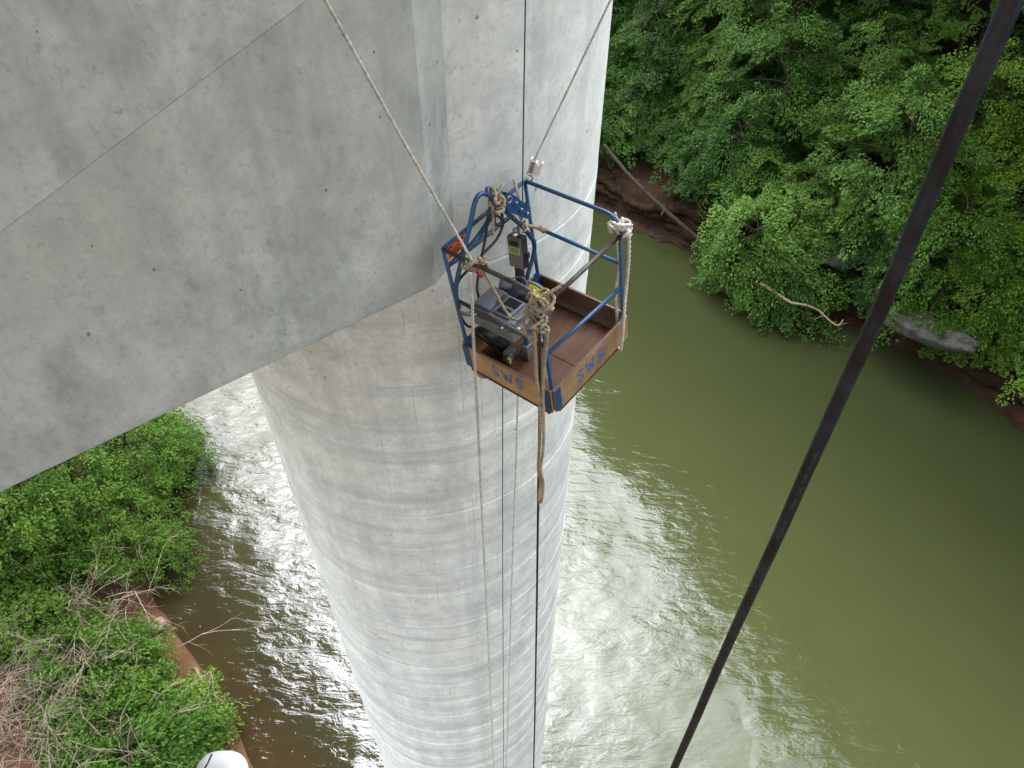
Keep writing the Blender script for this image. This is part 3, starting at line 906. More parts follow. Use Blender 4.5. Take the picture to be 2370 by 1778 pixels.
    D = unit(np.stack([rn.normal(0, 1, m), rn.normal(0, 1, m), rn.normal(-0.1, 0.25, m)], -1))
    N2 = unit(np.stack([rn.normal(0, .45, m), rn.normal(0, .45, m), np.ones(m)], -1))
    V, F = leaf_quads(P, D, N2, rn.uniform(0.09, 0.17, m), rn.uniform(0.06, 0.11, m))
    o = link_mesh('ground_cover', np_mesh('ground_cover', V, F), M['leafC'])
    tag(o, kind='stuff')
near_bank()

def dead_brush(loc, n, spread, length, seed, label, lean):
    rg = random.Random(seed)
    mb = MB()
    def stem(p, d, L, r, lvl):
        q = [p.copy()]; k = 6
        for i in range(k):
            d = (d + Vector((rg.gauss(0, .16), rg.gauss(0, .16), rg.gauss(-0.09, .12)))).normalized()
            q.append(q[-1] + d * L / k)
        mb.sweep(q, [r * (1 - 0.8 * i / k) for i in range(k + 1)], 4)
        if lvl < 2:
            for _ in range(3 if lvl == 0 else 2):
                i = rg.randrange(1, k)
                dd = (d + Vector((rg.gauss(0, .55), rg.gauss(0, .55), rg.gauss(0.1, .4)))).normalized()
                stem(q[i], dd, L * rg.uniform(.3, .6), r * .6, lvl + 1)
    for _ in range(n):
        p = Vector((rg.gauss(0, spread), rg.gauss(0, spread), 0.05))
        d = (Vector((rg.gauss(0, .6), rg.gauss(0, .6), rg.uniform(.25, 1.1))) + Vector(lean)).normalized()
        stem(p, d, length * rg.uniform(.5, 1.25), rg.uniform(.011, .024), 0)
    o = mb.build('dead_brush', M['twig'])
    o.location = loc
    return tag(o, label, 'dead brush')
for px, py, n, sp, L, seed, lab in ((60, 1590, 140, 1.9, 2.6, 1, 'pale tangle of dry dead brush at the left edge of the near bank'),
                                    (30, 1720, 180, 2.0, 2.6, 2, 'dense grey dead brush in the lower left corner of the near bank'),
                                    (135, 1530, 55, 1.2, 2.0, 13, 'thin bare stems of dead brush arching over the green shrubs'),
                                    (190, 1710, 40, 1.2, 2.2, 4, 'loose dry stems fanning out between shrubs near the white object'),
                                    (150, 1400, 30, 0.7, 1.2, 5, 'grey dead twigs at the top of the bare mud bank')):
    p = at_z(px, py, 1.5)
    dead_brush((p.x, p.y, gh(p.x, p.y)), n, sp, L, seed, lab, (0.0, -0.1, 0))

def floating():
    rn = np.random.default_rng(3)
    pts = []
    for _ in range(34):
        p = at_z(rn.uniform(430, 800), rn.uniform(1350, 1770), 0.012)
        if gh(p.x, p.y) < -0.15: pts.append(p)
    P = np.array(pts); m = len(P)
    a = rn.random(m) * 6.28
    D = np.stack([np.cos(a), np.sin(a), np.zeros(m)], -1)
    N2 = np.tile(np.array([[0, 0, 1.0]]), (m, 1))
    V, F = leaf_quads(P, D, N2, rn.uniform(0.04, 0.09, m), rn.uniform(0.03, 0.05, m))
    o = link_mesh('floating_leaves', np_mesh('floating_leaves', V, F), simple('yellow_fallen_leaf', (0.14, 0.115, 0.02), 0.6))
    tag(o, kind='stuff')
floating()

# ------------------------------------------------------------------ work basket
Rm = Matrix(((0.63258213, -0.76321918, -0.13166751), (0.76385235, 0.64289319, -0.05672676), (0.12794310, -0.06469019, 0.98966951)))
BT = Vector((0.2591308, 3.1887153, CAMZ - 3.5267267))
BM = Matrix.Translation(BT) @ Rm.to_4x4()
AL, BL, HB, HP = 0.732, 0.69, 0.185, 0.953
def LW_(a, b, z): return BM @ Vector((a, b, z))
TR = 0.0125
basket = empty('work_basket', mat=BM)
tag(basket, 'blue tubular work basket with wooden floor hanging beside the column', 'work basket')
def tube(name, pts, mat='blue', r=TR, parent=basket, sm=0, seg=10):
    P = catmull(pts, sm) if sm else [Vector(p) for p in pts]
    return MB().sweep(P, r, seg).build(name, M[mat], parent)
def corner(p0, c, p1, rad, n=7):
    p0, c, p1 = Vector(p0), Vector(c), Vector(p1)
    a = c + (p0 - c).normalized() * rad; b = c + (p1 - c).normalized() * rad
    return [p0] + [a * (1 - t) ** 2 + c * 2 * t * (1 - t) + b * t * t for t in [i / n for i in range(n + 1)]] + [p1]
# posts run into the bottom frame with a bend
def post(a, b, top, ia):
    tube('post', corner((a, b, top), (a, b, -0.03), (a + ia * 0.16, b, -0.03), 0.05))
post(0, 0, 0.83, 1); post(0, BL, HP, 1); post(AL, 0, 0.83, -1); post(AL, BL, HP, -1)
tube('top_rail', [(0.004, BL, HP), (AL - 0.004, BL, HP)])
tube('top_rail', corner((AL, BL - 0.01, HP), (AL, 0, HP), (AL, 0, 0.82), 0.11))
tube('top_rail', corner((0, BL - 0.01, HP - 0.004), (0, 0, HP - 0.004), (0, 0, 0.82), 0.13), 'pipe', 0.0145)
tube('top_rail', [(0.012, 0, 0.838), (AL - 0.012, 0, 0.822)], 'pipe', 0.014)
tube('mid_rail', [(AL, BL - 0.012, 0.62), (AL, 0.012, 0.61)])
tube('mid_rail', [(0.012, 0, 0.485), (AL - 0.012, 0, 0.425)])
tube('mid_rail', [(0, BL - 0.012, 0.56), (0, 0.012, 0.55)], 'pipe', 0.0135)
tube('mid_rail', [(0.012, BL, 0.82), (0.56, BL - 0.02, 0.82)], r=0.0135)
tube('brace', [(0, BL - 0.012, 0.455), (0.21, BL - 0.03, 0.24)])
tube('davit_tube', [(0.0, BL - 0.01, 0.50), (-0.005, 0.66, 0.66), (0.05, 0.62, 0.85), (0.163, 0.61, 1.04), (0.215, 0.61, 1.125), (0.25, 0.61, 1.165), (0.295, 0.61, 1.168), (0.35, 0.61, 1.12), (0.45, 0.61, 1.0)], r=0.015, sm=6)
tube('davit_tube', [(0.02, 0.65, 0.86), (0.14, 0.62, 0.90), (0.25, 0.61, 0.945), (0.36, 0.61, 1.0), (0.41, 0.60, 1.01), (0.45, 0.60, 0.98), (0.46, 0.605, 0.93)], r=0.0165, sm=6)
tube('davit_tube', [(0.37, 0.57, 1.06), (0.335, 0.585, 1.12), (0.34, 0.61, 1.165), (0.39, 0.63, 1.13), (0.48, 0.625, 1.04), (0.56, 0.62, 0.96)], r=0.014, sm=6)
tube('davit_tube', [(0.449, 0.61, 0.96), (0.479, 0.61, 0.899), (0.566, 0.61, 0.757), (0.625, 0.61, 0.64), (0.655, 0.61, 0.56), (0.63, 0.61, 0.47), (0.549, 0.61, 0.359), (0.47, 0.60, 0.22)], r=0.0145, sm=6)
fr = Matrix(((1, 0, 0, 0), (0, 0, -1, 0.60), (0, 1, 0, 0), (0, 0, 0, 1)))
pl = MB().prism([(0.447, 0.955), (0.60, 0.795), (0.625, 0.79), (0.645, 0.845), (0.63, 0.875), (0.50, 1.045), (0.462, 1.075), (0.44, 1.02)][::1], -0.012, 0.012, fr, 0.003).build('sheave_plate', M['blue'], basket)
MB().torus((0.475, 0.587, 1.02), (0, 1, 0), 0.02, 0.005, 16, 6).build('eye', M['steel'], pl)
for (a, z) in ((0.52, 0.97), (0.555, 0.90), (0.60, 0.84)):
    MB().cyl((a, 0.572, z), (a, 0.588, z), 0.011, 6).build('bolt', M['steel'], pl)
# wooden tray: two floor boards with a seam, four toe boards
MB().box((0.012, 0.012, 0.0), (0.327, BL - 0.012, 0.018), 0.001).build('floor_board', M['floor'], basket)
MB().box((0.331, 0.012, 0.0), (AL - 0.012, BL - 0.012, 0.018), 0.001).build('floor_board', M['floor'], basket)
tb = {}
tb['lf'] = MB().box((-0.030, -0.01, -0.012), (-0.013, BL + 0.01, HB), 0.002).build('toe_board', wood('toe_board_tan', (0.47, 0.305, 0.145), (0.31, 0.19, 0.085), axis=1), basket)
tb['fr'] = MB().box((-0.01, -0.030, -0.012), (AL + 0.01, -0.013, HB), 0.002).build('toe_board', wood('toe_board_brown', (0.34, 0.225, 0.115), (0.22, 0.135, 0.065), axis=0), basket)
tb['br'] = MB().box((AL + 0.013, -0.01, -0.012), (AL + 0.030, BL + 0.01, HB), 0.002).build('toe_board', M['boardin'], basket)
tb['lb'] = MB().box((-0.01, BL + 0.013, -0.012), (AL + 0.01, BL + 0.030, HB), 0.002).build('toe_board', M['board'], basket)
for n_, (lo, hi) in {'lf': ((-0.028, 0.0, HB), (-0.015, BL, HB + 0.003)), 'fr': ((0.0, -0.028, HB), (AL, -0.015, HB + 0.003)), 'br': ((AL + 0.015, 0, HB), (AL + 0.028, BL, HB + 0.003))}.items():
    MB().box(lo, hi).build('worn_edge', M['boardin'], tb[n_])
# brushed lettering S W S on the two outer boards
def stroke(mb, pts, wdt, frame, h=0.0016):
    P = catmull([Vector((x, y, 0)) for x, y in pts], 6)
    V = []
    for i, p in enumerate(P):
        d = (P[min(i + 1, len(P) - 1)] - P[max(i - 1, 0)]).normalized()
        nrm = Vector((-d.y, d.x, 0)) * wdt * 0.5 * (1 + 0.12 * math.sin(i * 1.3))
        for q in (p - nrm, p + nrm):
            V += [frame @ Vector((q.x, q.y, 0)), frame @ Vector((q.x, q.y, h))]
    F = []
    for i in range(len(P) - 1):
        a = i * 4; b = a + 4
        F += [(a + 1, a + 3, b + 3, b + 1), (a, b, b + 2, a + 2), (a, a + 1, b + 1, b), (a + 2, b + 2, b + 3, a + 3)]
    n = len(V)
    F += [(0, 2, 3, 1), (n - 4, n - 3, n - 1, n - 2)]
    mb.add(V, F)
LET_S = [[(0.86, 0.86), (0.55, 1.0), (0.16, 0.84), (0.28, 0.58), (0.70, 0.44), (0.84, 0.18), (0.46, 0.0), (0.1, 0.14)]]
LET_W = [[(0.0, 1.0), (0.25, 0.02)], [(0.25, 0.02), (0.48, 0.72)], [(0.48, 0.72), (0.74, 0.02)], [(0.74, 0.02), (1.0, 1.0)]]
def letters(frame, x0, pitch, hgt, wid, z0, parent):
    for k, L in enumerate((LET_S, LET_W, LET_S)):
        mb = MB()
        ww = wid * (1.25 if k == 1 else 1.0)
        for st in L:
            stroke(mb, [(x0 + pitch * k + (x - 0.5) * ww + 0.05 * hgt * math.sin(k * 2 + 3 * y), z0 + y * hgt) for x, y in st], 0.0125, frame)
        mb.build('letter', M['bluepaint'], parent)
# outside face of the L-F board: reading runs from large b to small b
letters(Matrix(((0, 0, -1, -0.0302), (-1, 0, 0, 0), (0, 1, 0, 0), (0, 0, 0, 1))), -0.435, 0.1, 0.088, 0.062, 0.055, tb['lf'])
letters(Matrix(((1, 0, 0, 0), (0, 0, -1, -0.0302), (0, 1, 0, 0), (0, 0, 0, 1))), 0.235, 0.106, 0.092, 0.062, 0.05, tb['fr'])
# corner brackets
for lo, hi in (((-0.034, 0.645, 0.0), (-0.0305, 0.70, HB + 0.004)), ((-0.034, -0.012, 0.0), (-0.0305, 0.042, HB + 0.004)), ((-0.012, -0.034, 0.0), (0.042, -0.0305, HB + 0.004)),
               ((AL - 0.05, -0.010, 0.06), (AL + 0.005, -0.0065, HB + 0.01)), ((-0.012, BL - 0.04, 0.12), (0.03, BL + 0.008, HB + 0.03)), ((AL - 0.045, BL - 0.006, 0.02), (AL + 0.004, BL - 0.002, HB + 0.05))):
    MB().box(lo, hi, 0.001).build('corner_bracket', M['blue'], basket)
rst = simple('rusty_angle_iron', (0.11, 0.055, 0.03), 0.8, 0.2, 0.4, 22, 0.4, 0.002, (0.03, 0.06, 0.08), 0.6, 7)
for lo, hi in (((-0.028, 0.02, -0.045), (-0.012, BL - 0.02, -0.014)), ((0.02, -0.026, -0.04), (AL - 0.02, -0.014, -0.014)), ((0.02, BL + 0.014, -0.04), (AL - 0.02, BL + 0.026, -0.014)), ((AL + 0.014, 0.02, -0.04), (AL + 0.026, BL - 0.02, -0.014))):
    MB().box(lo, hi, 0.002).build('bottom_angle', rst, basket)
# casters
def caster(a, b, z, ax):
    c = MB().box((a - 0.028, b - 0.028, z + 0.045), (a + 0.028, b + 0.028, z + 0.058), 0.002)
    axv = Vector(ax).normalized()
    for s in (-1, 1):
        q = Vector((a, b, z)) + axv * 0.022 * s
        c.sweep([q + Vector((0, 0, 0.05)), q + Vector((0, 0, -0.006))], [0.018, 0.008], 6)
    c = c.build('caster', M['steel'], basket)
    w = MB().cyl(Vector((a, b, z)) - axv * 0.016, Vector((a, b, z)) + axv * 0.016, 0.040, 24, 0.006).build('wheel', M['wheel'], c)
    MB().cyl(Vector((a, b, z)) - axv * 0.0185, Vector((a, b, z)) + axv * 0.0185, 0.017, 14, 0.002).build('hub', M['steel'], c)
caster(0.04, 0.655, -0.135, (1, 0.35, 0.1)); caster(0.045, 0.095, -0.112, (1, -0.5, 0)); caster(AL - 0.05, 0.06, -0.095, (1, 0.2, 0)); caster(AL - 0.05, BL - 0.06, -0.095, (1, 0.2, 0))
# orange notice under the L-B rail
fr = Matrix(((1, 0, 0, 0), (0, 0, -1, BL - 0.008), (0, 1, 0, 0), (0, 0, 0, 1)))
sg = MB().prism([(0.0, 0.865), (0.165, 0.862), (0.168, 0.945), (0.003, 0.945)], 0, 0.002, fr).build('warning_label', M['orange'], basket)
MB().box((0.012, BL - 0.0125, 0.928), (0.06, BL - 0.0105, 0.940)).build('header_strip', M['ink'], sg)
MB().box((0.105, BL - 0.0125, 0.928), (0.155, BL - 0.0105, 0.940)).build('header_strip', M['ink'], sg)
for i in range(5):
    MB().box((0.02, BL - 0.0116, 0.876 + i * 0.009), (0.145 - 0.02 * (i % 3), BL - 0.0104, 0.8785 + i * 0.009)).build('text_line', M['ink'], sg)

# ------------------------------------------------------------------ hoist standing in the basket
hoist = empty('electric_hoist', mat=BM @ Matrix.Translation((0.22, 0.53, 0.018)))
tag(hoist, 'grey electric hoist with stepped cover standing inside the basket', 'hoist')
HO = Vector((0.22, 0.53, 0.018))
def hb(lo, hi, bev=0.003):
    return MB().box(Vector(lo) - HO, Vector(hi) - HO, bev)
def hp(poly, z0, z1, bev=0.004):
    return MB().prism([(x - HO.x, y - HO.y) for x, y in poly], z0 - HO.z, z1 - HO.z, None, bev)
hp([(0.10, 0.36), (0.33, 0.36), (0.33, 0.70), (0.10, 0.70)], 0.27, 0.352, 0.012).build('housing', M['greygreen'], hoist)
hp([(0.088, 0.425), (0.115, 0.40), (0.115, 0.36), (0.14, 0.34), (0.325, 0.34), (0.345, 0.365), (0.345, 0.705), (0.085, 0.715), (0.078, 0.59), (0.088, 0.57)], 0.353, 0.366, 0.004).build('flange', M['grey'], hoist)
cov = hp([(0.135, 0.375), (0.30, 0.375), (0.322, 0.40), (0.322, 0.695), (0.115, 0.70), (0.105, 0.585), (0.118, 0.56), (0.118, 0.40)], 0.367, 0.405, 0.008).build('cover', M['grey'], hoist)
hp([(0.135, 0.565), (0.31, 0.56), (0.315, 0.69), (0.135, 0.692)], 0.406, 0.432, 0.008).build('raised_lid', M['grey'], cov)
hp([(0.145, 0.42), (0.30, 0.415), (0.305, 0.545), (0.145, 0.55)], 0.406, 0.424, 0.006).build('raised_lid', M['grey'], cov)
hb((0.225, 0.432, 0.4245), (0.293, 0.528, 0.4265), 0).build('window', M['glass'], cov)
hb((0.155, 0.44, 0.4245), (0.205, 0.528, 0.4265), 0).build('window', M['glass'], cov)
hb((0.20, 0.553, 0.4325), (0.285, 0.572, 0.4345), 0).build('label_plate', M['ink'], cov)
for (x, y) in ((0.10, 0.44), (0.10, 0.66), (0.335, 0.38), (0.335, 0.69), (0.15, 0.352)):
    MB().cyl(Vector((x, y, 0.366)) - HO, Vector((x, y, 0.374)) - HO, 0.008, 6).build('bolt', M['chrome'], hoist)
MB().cyl(Vector((0.285, 0.352, 0.367)) - HO, Vector((0.285, 0.352, 0.378)) - HO, 0.012, 12, 0.002).build('stop_button', M['red'], hoist)
mt = MB().sweep([Vector(p) - HO for p in ((0.16, 0.585, 0.27), (0.165, 0.58, 0.2), (0.175, 0.575, 0.12), (0.185, 0.57, 0.06), (0.19, 0.57, 0.019))], [0.085, 0.082, 0.07, 0.055, 0.045], 14).build('motor', M['black'], hoist)
hb((0.22, 0.37, 0.14), (0.26, 0.40, 0.27)).build('strut', M['blue'], hoist)
hb((0.20, 0.36, 0.019), (0.30, 0.42, 0.145)).build('gear_case', M['steel'], hoist)
hb((0.30, 0.345, 0.06), (0.36, 0.37, 0.12)).build('gear_case', M['steel'], hoist)
for i in range(3):
    hb((0.305 + i * 0.018, 0.335, 0.07), (0.315 + i * 0.018, 0.346, 0.115), 0.001).build('terminal', M['lime'] if i == 1 else M['chrome'], hoist)
hb((0.11, 0.44, 0.019), (0.19, 0.50, 0.10)).build('gear_case', M['steel'], hoist)
hb((0.095, 0.425, 0.05), (0.111, 0.45, 0.09), 0.001).build('terminal', M['lime'], hoist)
# cable drum guard: a round cheek with a rim and a yellow sector label
gc = Vector((0.385, 0.505, 0.275)) - HO
ax = Vector((-0.75, -0.42, 0.52)).normalized()
gd = MB().cyl(gc - ax * 0.055, gc, 0.165, 40, 0.004).build('drum_guard', M['grey'], hoist)
MB().torus(gc, ax, 0.164, 0.006, 40, 6).build('rim', M['grey'], gd)
MB().cyl(gc + ax * 0.002, gc + ax * 0.02, 0.085, 32, 0.004).build('drum', M['black'], gd)
gu = ax.cross(Vector((0, 0, 1))).normalized(); gv = gu.cross(ax).normalized()
def sector(r0, r1, a0, a1, h0, h1, n=14):
    V = []; F = []
    for i in range(n + 1):
        a = a0 + (a1 - a0) * i / n
        d = gu * math.cos(a) + gv * math.sin(a)
        V += [gc + d * r0 + ax * h0, gc + d * r1 + ax * h0, gc + d * r0 + ax * h1, gc + d * r1 + ax * h1]
    for i in range(n):
        a = i * 4; b = a + 4
        F += [(a + 2, a + 3, b + 3, b + 2), (a, b, b + 1, a + 1), (a, a + 2, b + 2, b), (a + 1, b + 1, b + 3, a + 3)]
    F += [(0, 1, 3, 2), (n * 4, n * 4 + 2, n * 4 + 3, n * 4 + 1)]
    return MB().add(V, F)
yl = sector(0.112, 0.156, math.radians(100), math.radians(178), 0.0005, 0.0022)
yl = yl.build('warning_label', M['yellow'], gd)
for k in range(11):
    a = math.radians(104 + 6.6 * k)
    sector(0.118, 0.134 + 0.012 * ((k * 7) % 3) / 2, a, a + math.radians(1.4), 0.0024, 0.0030, 2).build('text_line', M['ink'], yl)
MB().sweep(catmull([gc + p for p in (Vector((-0.02, 0.10, 0.10)), Vector((0.01, 0.09, 0.19)), Vector((0.05, 0.02, 0.20)), Vector((0.02, -0.03, 0.12)))], 8), 0.0045, 6).build('bail', M['grey'], hoist)
hk = MB().cyl(Vector((0.40, 0.62, 0.40)) - HO, Vector((0.36, 0.665, 0.43)) - HO, 0.045, 20, 0.006).build('hook_cheek', M['grey'], hoist)
MB().cyl(Vector((0.47, 0.56, 0.36)) - HO, Vector((0.44, 0.60, 0.385)) - HO, 0.040, 20, 0.006).build('hook_cheek', M['grey'], hoist)

# digital crane scale hanging from the wire above the hoist
SCO = Vector((0.49, 0.60, 0.62))
sca = empty('crane_scale', mat=BM @ Matrix.Translation(SCO))
tag(sca, 'black digital hanging scale with grey face plate above the hoist', 'crane scale')
ft = Matrix.Rotation(math.radians(-10), 4, 'X') @ Matrix.Rotation(math.radians(14), 4, 'Y')
def sb(lo, hi, bev=0.002): return MB().box(lo, hi, bev, ft)
bd = sb((-0.020, -0.058, -0.105), (0.035, 0.058, 0.105), 0.010).build('body', M['black'], sca)
MB().prism([(-0.055, -0.10), (0.055, -0.10), (0.055, 0.10), (-0.055, 0.10)], 0.0, 0.008, ft @ Matrix(((0, 0, -1, -0.0195), (-1, 0, 0, 0), (0, 1, 0, 0), (0, 0, 0, 1))), 0.002).build('face_plate', M['plate'], sca)
sb((-0.0300, -0.036, 0.046), (-0.0278, 0.036, 0.076), 0).build('display', M['glass'], sca)
lb = sb((-0.0300, -0.046, -0.010), (-0.0278, 0.048, 0.036), 0).build('label', M['lime'], sca)
for zz in (0.024, 0.012, 0.002):
    sb((-0.0312, -0.038, zz), (-0.0302, 0.040 - zz * 0.5, zz + 0.004), 0).build('text_line', M['ink'], lb)
sb((-0.0300, -0.050, -0.098), (-0.0278, 0.050, -0.090), 0.001).build('trim_bar', M['steel'], sca)
sb((0.005, -0.075, -0.04), (0.030, -0.056, 0.0), 0.006).build('battery_knob', M['black'], sca)
sb((-0.016, -0.024, -0.235), (0.020, 0.030, -0.105), 0.006).build('lower_block', M['black'], sca)
MB().cyl(ft @ Vector((-0.02, 0, 0.108)), ft @ Vector((0.03, 0, 0.112)), 0.012, 14, 0.002).build('pin', M['chrome'], sca)
MB().torus(ft @ Vector((0.006, 0, 0.128)), (1, 0.2, 0), 0.020, 0.006, 18, 6).build('shackle', M['steel'], sca)

# cord connector and power cord
cc = empty('cord_connector', mat=BM @ Matrix.Translation((0.12, 0.64, 0.16)))
tag(cc, 'black barrel cord connector lying over the basket left edge', 'cord connector')
d0 = Vector((0.0, 0.075, 0.025)); d1 = Vector((0.0, -0.065, -0.035))
MB().cyl(d0, Vector((0, 0.005, 0.0)), 0.030, 20, 0.005).build('socket_body', M['black'], cc)
MB().cyl(Vector((0, 0.010, 0.002)), d1, 0.027, 20, 0.004).build('plug_body', M['cable'], cc)
MB().cyl(Vector((0, 0.014, 0.004)), Vector((0, 0.004, -0.001)), 0.033, 20, 0.003).build('lock_ring', M['black'], cc)
def wire_thing(name, pts, r, mat, label, cat, rope=False, group=None, sm=8, seg=8, extra=None, pitch=None):
    mb = MB()
    if rope: mb.rope(pts, r, pitch)
    else: mb.sweep(catmull(pts, sm), r, seg)
    if extra: extra(mb)
    return tag(mb.build(name, M[mat]), label, cat, group)
cordp = [(0.312, 0.575, 1.10), (0.268, 0.57, 1.04), (0.225, 0.57, 0.93), (0.15, 0.575, 0.79), (0.15, 0.62, 0.66), (0.19, 0.70, 0.50), (0.20, 0.715, 0.40)]
wire_thing('hoist_cable', [LW_(*p) for p in cordp], 0.0085, 'black', 'black power cord hanging straight from the lashing to the hoist cover', 'power cord')
cord2 = [(0.345, 0.575, 1.09), (0.358, 0.565, 1.05), (0.372, 0.56, 0.98), (0.335, 0.555, 0.945), (0.305, 0.56, 0.98), (0.325, 0.565, 1.015), (0.352, 0.56, 0.985), (0.366, 0.555, 0.94), (0.30, 0.56, 0.868), (0.186, 0.57, 0.838),
         (0.047, 0.585, 0.80), (0.035, 0.66, 0.70), (0.03, 0.705, 0.60), (0.03, 0.722, 0.50), (0.035, 0.725, 0.37), (0.06, 0.722, 0.27), (0.10, 0.722, 0.215), (0.12, 0.71, 0.185)]
wire_thing('hoist_cable', [LW_(*p) for p in cord2], 0.0085, 'black', 'black power cord looping down the left post to the barrel connector', 'power cord')
wire_thing('thin_cable', [LW_(*p) for p in ((0.12, 0.578, 0.126), (0.115, 0.53, 0.07), (0.12, 0.46, 0.03), (0.16, 0.42, 0.06), (0.20, 0.40, 0.12))], 0.004, 'black', 'thin dark cord curving from the connector to the hoist gear case', 'power cord')

# ------------------------------------------------------------------ ropes, wires and knots
def knot(mb, c, R, r, n, seed, squash=1.0):
    rg = random.Random(seed)
    c = Vector(c)
    for i in range(n):
        ax = Vector((rg.gauss(0, 1), rg.gauss(0, 1), rg.gauss(0, 1))).normalized()
        cc_ = c + Vector((rg.gauss(0, 1), rg.gauss(0, 1), rg.gauss(0, 1) * squash)) * R * 0.42
        u = ax.orthogonal().normalized(); v = ax.cross(u)
        RR = R * rg.uniform(0.55, 0.95)
        a0 = rg.uniform(0, 6.28); sp = rg.uniform(3.6, 6.0)
        P = [cc_ + (u * math.cos(a0 + sp * t) + v * math.sin(a0 + sp * t) * 0.75) * RR + ax * (t - 0.5) * R * 0.5 for t in [k / 14 for k in range(15)]]
        mb.rope(P, r, None, 2)
rho0 = lambda p: math.hypot(p.x, p.y)
# 1 white tie rope running up to the left
kn1 = LW_(0.0, 0.46, 0.955)
top1 = at(752, 0, 2.85)
dirv = (top1 - kn1)
wire_thing('tie_rope', [kn1 + dirv * 1.9, top1, kn1 + dirv * 0.5 + Vector((0, 0, -0.015)), kn1], 0.0080, 'rope', 'white twisted rope running up to the left across the beam', 'rope', True, None, extra=None, pitch=0.085)
kr = MB(); knot(kr, kn1 + Vector((0, 0, -0.01)), 0.040, 0.0095, 9, 3); knot(kr, LW_(0.0, 0.40, 0.95), 0.030, 0.0085, 4, 4)
tag(kr.build('rope_knot', M['beige']), 'grey rope knot on the dark left rail where the white rope ends', 'knot')
rt = MB().cyl(LW_(0.01, 0.475, 0.90), LW_(-0.01, 0.40, 0.885), 0.011, 10, 0.002)
tag(rt.build('tape_wrap', M['red']), 'faded red tape around the rope end below the left knot', 'tape')
h = rho0(LW_(-0.02, 0.47, 0.85)) - 0.06
wire_thing('hanging_rope', [at_rho(1088, 632, h), at_rho(1092, 690, h), at_rho(1096, 800, h), at_rho(1101, 890, h), at_rho(1107, 1009, h), at_rho(1116, 1200, h), at_rho(1127, 1430, h), at_rho(1137, 1650, h), at_rho(1142, 1778, h), at_rho(1155, 2100, h)],
           0.0095, 'rope', 'white twisted rope hanging down past the left board with its lettering', 'rope', True, pitch=0.075)
# 2 beige lashing over the hoist
wire_thing('lashing_rope', [LW_(*p) for p in ((0.0, 0.44, 0.955), (-0.01, 0.38, 0.92), (0.0, 0.36, 0.86), (0.03, 0.37, 0.77), (0.05, 0.37, 0.70), (0.065, 0.35, 0.60), (0.085, 0.325, 0.53), (0.085, 0.26, 0.545), (0.05, 0.18, 0.66), (0.02, 0.06, 0.86))],
           0.0085, 'beige', 'tan twisted rope slung across the hoist cover between two knots', 'rope', True)
kr = MB()
F0 = LW_(-0.012, 0.0, 0.905)
knot(kr, F0, 0.062, 0.0095, 15, 12, 1.2); knot(kr, F0 + Vector((0, -0.02, -0.13)), 0.045, 0.0095, 8, 15, 1.2)
kr.rope([F0 + Vector((0.02, 0, 0.03)), F0 + Vector((0.07, 0.01, 0.06)), F0 + Vector((0.12, 0.03, 0.085))], 0.0105)
kr.rope([F0 + Vector((-0.05, -0.02, 0.0)), F0 + Vector((-0.075, -0.03, -0.1)), F0 + Vector((-0.055, -0.035, -0.2)), F0 + Vector((-0.02, -0.035, -0.27))], 0.0085)
tag(kr.build('rope_knot', M['beige']), 'large tangled tan rope knot on the front corner of the basket', 'knot')
h = rho0(F0) - 0.075
wire_thing('looped_rope', [at_rho(1236, 770, h), at_rho(1238, 800, h), at_rho(1240, 860, h), at_rho(1248, 920, h), at_rho(1250, 980, h), at_rho(1248, 1040, h), at_rho(1245, 1085, h), at_rho(1251, 1115, h), at_rho(1247, 1150, h), at_rho(1250, 1163, h), at_rho(1254, 1155, h), at_rho(1257, 1120, h), at_rho(1251, 1085, h - 0.02),
           at_rho(1257, 1040, h - 0.01), at_rho(1258, 980, h), at_rho(1256, 920, h), at_rho(1258, 860, h), at_rho(1264, 800, h), at_rho(1267, 765, h)], 0.0098, 'beige', 'doubled tan rope hanging in a long loop from the front knot', 'rope', True)
h2 = rho0(F0) - 0.03
wire_thing('power_cable', [at_rho(1246, 730, h2), at_rho(1249, 800, h2), at_rho(1249, 930, h2), at_rho(1247, 1060, h2), at_rho(1245, 1200, h2 + 0.02), at_rho(1242, 1420, h2 + 0.03), at_rho(1238, 1650, h2 + 0.05), at_rho(1235, 1778, h2 + 0.05), at_rho(1226, 2150, h2 + 0.05)],
           0.0085, 'black', 'black cable hanging straight down from the front corner of the basket', 'cable')
wire_thing('rope_tail', [LW_(*p) for p in ((0.0, -0.01, 0.70), (0.02, 0.03, 0.50), (0.03, 0.05, 0.36), (0.025, 0.055, 0.26), (0.01, 0.045, 0.225))], 0.010, 'beige', 'short tan rope tail hanging inside the front corner post', 'rope', True)
